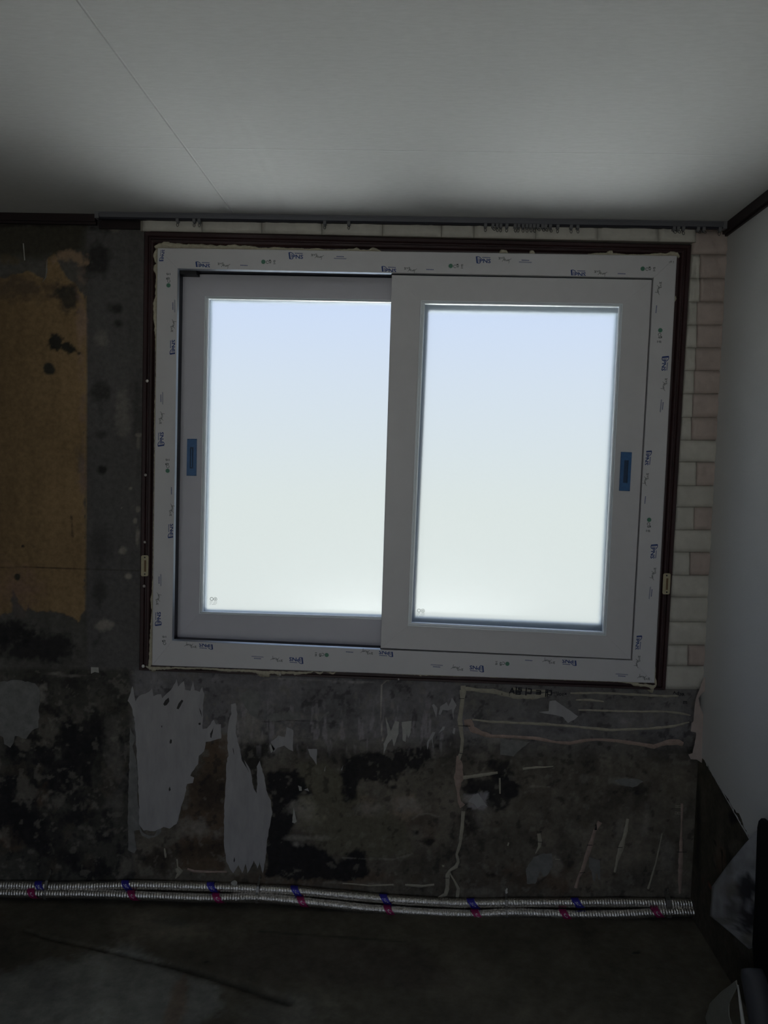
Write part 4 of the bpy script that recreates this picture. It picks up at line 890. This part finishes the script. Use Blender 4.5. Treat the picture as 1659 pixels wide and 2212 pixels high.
run(z2([(0, 0)])[:0] or [(381, 1875, 7), (384, 1882, 10), (388, 1885, 8)], 'putty', 20)
run([(405, 1877, 7), (420, 1882, 7), (450, 1884, 5), (490, 1883, 5)], 'puttyp', 21); run([(382, 1855, 3), (384, 1872, 5), (392, 1881, 9), (384, 1890, 7), (379, 1897, 3)], 'putty', 22)
run([(355, 1832, 3), (357, 1845, 7), (358, 1852, 5)], 'putty', 23)
run([(740, 1908, 3), (800, 1913, 3), (850, 1911, 4)], 'putty', 24); run([(875, 1911, 5), (910, 1914, 7), (938, 1911, 5)], 'putty', 25); run([(700, 1927, 2), (780, 1936, 3), (845, 1942, 3)], 'putty', 26)
run([(1096, 1823, 9), (1099, 1824, 9)], 'putty', 27); run([(1199, 1855, 2), (1210, 1857, 1)], 'putty', 28)

# mirrored ink transferred from newsprint, and small marks
def wall_text(s_, x, y, size, mirror=True, ang=0, m='ink', bold=.0, sx_=1.0):
    vf = text_mesh(s_, size * PX, mirror, bold * PX); me = bpy.data.meshes.new('transferred_print'); c_, sn = math.cos(math.radians(ang)), math.sin(math.radians(ang)); p = at(x, y, 0)
    me.from_pydata([(p.x + sx_ * a * c_ - b * sn, -.0042, p.z + sx_ * a * sn + b * c_) for a, b, z in vf[0]], [], vf[1]); me.materials.append(MT[m])
    o = bpy.data.objects.new('transferred_print', me); COL.objects.link(o); adopt(o, wall); return o
wall_text('대 ㅌ 디 림A', 1146, 1495, 18, True, -2, 'ink', .5, 1.0)
wall_text('×sol/ㅡ', 1207, 1498, 12, True, -1, 'ink', .15, 1.0)
wall_text('.ecb', 1470, 1498, 12, True, -4, 'ink', .2); wall_text('m', 1479, 1516, 14, False, 0, 'ink', .2, .9); wall_text('^', 1456, 1498, 14, False, 0, 'ink', .2)
wall_text('ㅋㄷ', 1164, 1797, 8, True, 0, 'ink', .2); wall_text('ㅐㅐ', 1465, 1748, 16, True, 90, 'putty', 0)
for x, y in ((1084, 1498), (1100, 1500)): wall_text('ı', x, y, 7, False, 0, 'ink', .3)
for P_ in ([(992, 1509), (1003, 1509)], [(990, 1568), (1016, 1569)], [(1160, 1819), (1172, 1820)], [(1268, 1826), (1280, 1826)], [(1334, 1831), (1345, 1831)], [(1252, 1886), (1264, 1885)], [(958, 1897), (970, 1897)], [(1462, 1841), (1484, 1841)], [(1284, 1792), (1287, 1780), (1287, 1793)], [(991, 1627), (999, 1628)]):
    a = [at(x, y, -.0044) for x, y in P_]; m_ = MB(); tube(m_, [(q.x, -.0036, q.z) for q in a], .0009, 5); m_.build('pen_tick', MT['ink'], wall)
a = [at(x, y, 0) for x, y in ((1284, 1792), (1288, 1778), (1289, 1792))]; slab_poly('pen_tick', [Vector((q.x, -.003, q.z)) for q in a], (0, -1, 0), .001, MT['ink'], wall)

# torn strip of brick paper hanging in the corner
def strip_poly(name, pts, Ys, m, parent, th=.0012):
    v = [Vector(at(x, y, Y)) for (x, y), Y in zip(pts, Ys)]; tri = tessellate_polygon([[Vector((p.x, p.z, 0)) for p in v]]); n = len(v)
    vs = v + [p + Vector((0.0004, th, 0)) for p in v]; fs = [tuple(t) for t in tri] + [tuple(i + n for i in t) for t in tri] + [(i, (i + 1) % n, n + (i + 1) % n, n + i) for i in range(n)]
    o = mk(name, vs, fs, m); fixn(o); adopt(o, parent); return o
cs = rough([(1512, 1487), (1518, 1470), (1523, 1462), (1526, 1478), (1526, 1492), (1517, 1497), (1509, 1508), (1512, 1525), (1518, 1540), (1521, 1560), (1521, 1578), (1524, 1600), (1526, 1640), (1522, 1648), (1516, 1648), (1505, 1641), (1492, 1640), (1487, 1630), (1496, 1627), (1500, 1610), (1504, 1585),
            (1503, 1582), (1492, 1580), (1494, 1562), (1498, 1558), (1500, 1530), (1503, 1510)], 7, .6, 9)
strip_poly('torn_corner_strip', cs, [-.03 - .02 * max(0, min(1, (1520 - x) / 30)) for x, y in cs], MT['brickp'], wall)['label'] = 'torn pinkish strip of brick paper in the corner'

# ------------------------------------------------------------------ foil sleeved pipes
def pipe(name, keys, rad, bandxs, bandmat, Yc, label, seed, blab, mark_):
    xs = [k[0] for k in keys]; ys = [k[1] for k in keys]; N = 1700; pts = []
    for i in range(N):
        x = xs[0] + (xs[-1] - xs[0]) * i / (N - 1); y = float(np.interp(x, xs, ys)); pts.append((x, y))
    yy = np.array([p[1] for p in pts]); k = np.ones(91) / 91; yp = np.pad(yy, 45, 'edge'); yy = np.convolve(yp, k, 'valid')
    P3 = [at(p[0], yv, Yc) for p, yv in zip(pts, yy)]; R_ = 14; vs = []; fs = []
    rr = np.zeros((N, R_))
    for i in range(N):
        for q in range(R_):
            t = 2 * math.pi * q / R_; tw = i * 1.0 + 1.4 * math.sin(t)
            vsx = 1 + .05 * math.sin(tw) + .03 * math.sin(i * .05 + seed); rr[i, q] = rad * vsx
    rr *= 1 + .05 * (fbm(np.arange(N)[:, None] + 0 * rr, np.arange(R_)[None, :] * 3 + 0 * rr, 5, seed, 2) - .5) * 2
    for i in range(N):
        for q in range(R_):
            t = 2 * math.pi * q / R_; vs.append(Vector((P3[i].x, Yc - rr[i, q] * math.cos(t), P3[i].z + rr[i, q] * math.sin(t))))
    for i in range(N - 1):
        for q in range(R_): fs.append((i * R_ + q, i * R_ + (q + 1) % R_, (i + 1) * R_ + (q + 1) % R_, (i + 1) * R_ + q))
    fs += [tuple(range(R_)), tuple((N - 1) * R_ + q for q in range(R_))]
    root = empty(name, (P3[N // 2].x, Yc, P3[N // 2].z - rad)); setp(root, label, 'pipe', 'foil sleeved pipes along the base of the window wall')
    s_ = mk('sleeve', vs, fs, MT['foil'], None, True); fixn(s_); adopt(s_, root)
    X3 = np.array([p.x for p in P3]); Z3 = np.array([p.z for p in P3])
    for bi, bx in enumerate(bandxs):
        cx_ = at(bx, np.interp(bx, xs, yy.take(np.clip(((np.array(xs) - xs[0]) / (xs[-1] - xs[0]) * (N - 1)).astype(int), 0, N - 1))), Yc).x
        m_ = MB(); bv = []; W = .0125; NB = 7
        for j in range(NB):
            for q in range(R_):
                t = 2 * math.pi * q / R_; x = cx_ + (j / (NB - 1) * 2 - 1) * W - .012 * math.sin(t); zc = np.interp(x, X3, Z3); r2 = rad * 1.12 * (1 + .02 * math.sin(j * 2.5 + q))
                bv.append((x, Yc - r2 * math.cos(t), zc + r2 * math.sin(t)))
        bf = [(j * R_ + q, j * R_ + (q + 1) % R_, (j + 1) * R_ + (q + 1) % R_, (j + 1) * R_ + q) for j in range(NB - 1) for q in range(R_)]
        m_.add(bv, bf); b_ = m_.build('band', bandmat, root, True); b_['label'] = blab
        vf = text_mesh(mark_, .015, False, .0001); zc = np.interp(cx_, X3, Z3); me = bpy.data.meshes.new('band_print')
        cc = [];
        for a, b, z in vf[0]:
            a *= .8; t = b / rad + .25; cc.append((cx_ + a - .012 * math.sin(t) , Yc - rad * 1.16 * math.cos(t), zc + rad * 1.16 * math.sin(t)))
        me.from_pydata(cc, [], vf[1]); me.materials.append(MT['pmark']); pr = bpy.data.objects.new('band_print', me); COL.objects.link(pr); pr.parent = b_
    return root
up = [(-60, 1912), (0, 1912), (90, 1914), (160, 1915), (300, 1911), (450, 1916), (520, 1918), (558, 1921), (620, 1922), (700, 1930), (850, 1944), (1000, 1952), (1060, 1951), (1093, 1950), (1150, 1950), (1250, 1950), (1350, 1949), (1440, 1951), (1500, 1953)]
lo = [(-60, 1928), (0, 1928), (90, 1930), (160, 1930), (300, 1934), (450, 1940), (520, 1939), (558, 1938), (620, 1944), (700, 1952), (800, 1963), (900, 1970), (1000, 1975), (1060, 1975), (1093, 1970), (1150, 1973), (1250, 1976), (1350, 1975), (1400, 1972), (1440, 1969), (1510, 1971)]
pipe('foil_pipe', up, .015, [91, 278, 462, 643, 835, 1023, 1248], MT['pblue'], -.018, 'upper silver foil sleeved pipe with slanting blue bands along the wall base', 1, 'slanting blue band', 'VL')
pipe('foil_pipe', lo, .015, [75, 291, 474, 656, 843, 1032, 1222, 1420], MT['pred'], -.034, 'lower silver foil sleeved pipe with slanting magenta bands along the wall base', 2, 'slanting magenta band', 'C')
clips = [(104, 1908, 1930, 'thin dark pipe clip holding the two pipes at far left'), (558, 1921, 1938, 'narrow dark clip round both pipes below the tall paper remnant'), (1093, 1950, 1970, 'metal clip with bright screw round both pipes right of centre'), (1442, 1951, 1969, 'thick wrapped clip on both pipes near the right corner')]
for i, (x, yu, yl, lab) in enumerate(clips):
    pu, plw = at(x, yu, -.022), at(x, yl, -.030); root = empty('pipe_clip', (pu.x, 0, plw.z - .018)); setp(root, lab, 'pipe clip', 'clips holding the foil pipes')
    w = .004 if i != 3 else .008; m_ = MB(); path = [(0, pu.z + .030), (-.012, pu.z + .024), (-.032, pu.z + .016), (-.0405, pu.z), (-.041, (pu.z + plw.z) / 2 + .002), (-.0485, plw.z + .004), (-.046, plw.z - .012), (-.030, plw.z - .0195), (-.005, plw.z - .02)]
    vs = []; fs = []
    for (y, z) in path:
        for dx in (-w, w): vs.append((pu.x + dx, y - .001, z))
    n = len(vs); vs += [(a, b + .0018, c) for a, b, c in vs]
    for k in range(len(path) - 1):
        a = 2 * k; fs += [(a, a + 1, a + 3, a + 2), (n + a, n + a + 2, n + a + 3, n + a + 1), (a, a + 2, n + a + 2, n + a), (a + 1, n + a + 1, n + a + 3, a + 3)]
    m_.add(vs, fs); m_.build('strap', MT['clamp'], root)
    m_ = MB(); tube(m_, [(pu.x + .002, 0, pu.z + .030), (pu.x + .002, -.012, pu.z + .030)], [.0045, .004], 8); tube(m_, [(pu.x + .001, -.010, pu.z + .026), (pu.x + .003, -.011, pu.z + .044)], .0025, 6); m_.build('screw', MT['clamp'] if i != 2 else MT['domew'], root)
# chip of plaster lying on the upper pipe
m_ = MB(); a = at(505, 1905, -.04); bm = bmesh.new(); bmesh.ops.create_icosphere(bm, subdivisions=2, radius=1)
for v in bm.verts: v.co = Vector((v.co.x * .011 * (1 + .3 * n1(v.co.x * 3, 2)), v.co.y * .005, v.co.z * .009 * (1 + .5 * v.co.x)))
me = bpy.data.meshes.new('plaster_chip'); bm.to_mesh(me); bm.free(); me.materials.append(MT['scrap2']); o = bpy.data.objects.new('plaster_chip', me); COL.objects.link(o); o.location = (a.x, -.042, a.z - .003)
setp(o, 'small pale plaster chip lodged on the upper foil pipe', 'chip')

# ------------------------------------------------------------------ peeled wallpaper and things at the right edge
def sheet(name, rowsP, mat_, label, cat, colf=None, th=.0008, sub=6):
    """rowsP: rows of (px, py, X) control points on a grid; refined with bilinear + ripple, given thickness"""
    G = np.array([[list(atx(x, y, X)) for (x, y, X) in r_] for r_ in rowsP]); nr, nc = G.shape[:2]
    R_, C_ = (nr - 1) * sub + 1, (nc - 1) * sub + 1; P = np.zeros((R_, C_, 3))
    def cub(a, t, ax):
        n = a.shape[ax]; i = int(min(math.floor(t), n - 2)); f_ = t - i; g_ = lambda k: np.take(a, min(max(k, 0), n - 1), axis=ax)
        p0, p1, p2, p3 = g_(i - 1), g_(i), g_(i + 1), g_(i + 2)
        return .5 * (2 * p1 + (p2 - p0) * f_ + (2 * p0 - 5 * p1 + 4 * p2 - p3) * f_ * f_ + (3 * p1 - p0 - 3 * p2 + p3) * f_ ** 3)
    for i in range(R_):
        i0 = min(i // sub, nr - 2); f0 = i / sub - i0; row = G[i0] * (1 - f0) + G[i0 + 1] * f0
        for j in range(C_): P[i, j] = cub(row, j / sub, 0)
    px, py = project(P); col = colf(px, py) if colf else None
    rip = .004 * (fbm(px, py, 30, 13, 3) - .5); P[..., 0] -= rip; P[1:-1, 1:-1, 1] += (rip * .5)[1:-1, 1:-1]
    o = grid_mesh(name, P, None, mat_, col)
    md = o.modifiers.new('thickness', 'SOLIDIFY'); md.thickness = th; md.offset = 0
    if cat: setp(o, label, cat)
    return o
def peelcol(px, py):
    p = Paint(px, py, A(62, 62, 64, .95))
    p.c *= (.55 + .8 * fbm(px, py, 22, 71, 5))[..., None]; p.blob(1612, 1920, 24, 36, A(10, 10, 12), .3, .5, 1); p.blob(1620, 1985, 28, 44, A(13, 12, 14), .35, .7, 1); p.blob(1585, 1960, 20, 40, A(26, 24, 23), .5, .9, .8); p.blob(1570, 1920, 26, 22, A(40, 36, 32), .7, .9, .7)
    p.blob(1618, 1958, 10, 14, A(60, 60, 64), .5, .6, .7); p.blob(1600, 1840, 20, 10, A(50, 50, 52), .7, .9, .6); p.blob(1575, 1880, 12, 26, A(34, 32, 30), .6, .8, .6); p.blob(1560, 1990, 26, 14, A(38, 36, 33), .6, .9, .6)
    p.blob(1618, 2030, 22, 18, A(36, 34, 30), .6, .7, .8); p.blob(1540, 1960, 9, 26, A(70, 70, 72), .6, .5, .8)
    p.c = np.clip(p.c, .015, .8); return p.c
# sheet attached to the right wall at its right side, leaning into the room at its left corner
sheet('peeled_wallpaper', [[(1644, 1786, .984), (1649, 1780, .984), (1654, 1772, .984)], [(1610, 1822, .965), (1640, 1815, .975), (1654, 1820, .984)], [(1572, 1868, .95), (1612, 1870, .965), (1654, 1880, .984)],
           [(1538, 1915, .94), (1600, 1925, .95), (1654, 1940, .984)], [(1534, 1978, .935), (1590, 1980, .95), (1654, 1990, .984)], [(1575, 2012, .945), (1605, 2015, .955), (1654, 2030, .984)], [(1618, 2050, .955), (1640, 2048, .965), (1654, 2080, .984)]],
      MT['peel'], 'stained sheet of wallpaper peeling off the lower right wall', 'wallpaper', peelcol)
sheet('curled_wallpaper', [[(1592, 2117, .83), (1593, 2123, .828), (1594, 2130, .826)], [(1560, 2140, .865), (1570, 2150, .855), (1576, 2165, .83)], [(1534, 2168, .86), (1553, 2190, .845), (1576, 2195, .82)], [(1519, 2212, .86), (1550, 2225, .84), (1592, 2235, .81)], [(1505, 2290, .85), (1550, 2290, .835), (1598, 2290, .805)]],
      MT['peel'], 'pale curl of loose wallpaper lying at the bottom right corner', 'wallpaper', lambda px, py: np.broadcast_to(A(62, 61, 56, .8), px.shape + (3,)))
# slate grey roll leaning on the right wall
m_ = MB(); a = atx(1624, 2094, .86); b = atx(1690, 2420, .86); b = a + (b - a) * ((a.z - .06) / (a.z - b.z))
tube(m_, [a, a.lerp(b, .05), a.lerp(b, .5), b], [.024, .028, .030, .031], 20); r0 = m_.build('vinyl_roll', MT['roll'], None, True); setp(r0, 'slate grey roll leaning at the bottom right edge', 'roll')
m_ = MB(); a = atx(1594, 2128, .825); b = atx(1609, 2240, .815); tube(m_, [a, a.lerp(b, .5), b], [.002, .004, .005], 8); setp(m_.build('paper_edge_strip', MT['scrap2'], None, True), 'thin pale rolled strip beside the slate roll', 'paper strip')
# black board with a rounded top standing at the right edge
p0 = atx(1641, 1800, .93); m_ = MB(); prof_px = [(1638, 2130), (1632, 2050), (1637, 1960), (1641, 1850), (1643, 1795), (1646, 1781), (1652, 1775), (1660, 1775), (1672, 1785), (1720, 1800), (1720, 2300), (1638, 2300)]
Yb = -.585
v = [at(x, y, Yb) for x, y in rough(prof_px, 12, .0, 1)]
for q in v: q.x = min(q.x, XR - .004); n = len(v)
vs = v + [Vector((p.x, Yb + .02, p.z)) for p in v]; tri = tessellate_polygon([[Vector((p.x, p.z, 0)) for p in v]])
m_.add(vs, [tuple(t) for t in tri] + [tuple(i + n for i in t) for t in tri] + [(i, (i + 1) % n, n + (i + 1) % n, n + i) for i in range(n)])
setp(m_.build('black_board', MT['blacksheet']), 'matt black board with rounded top at the right edge of the view', 'board')
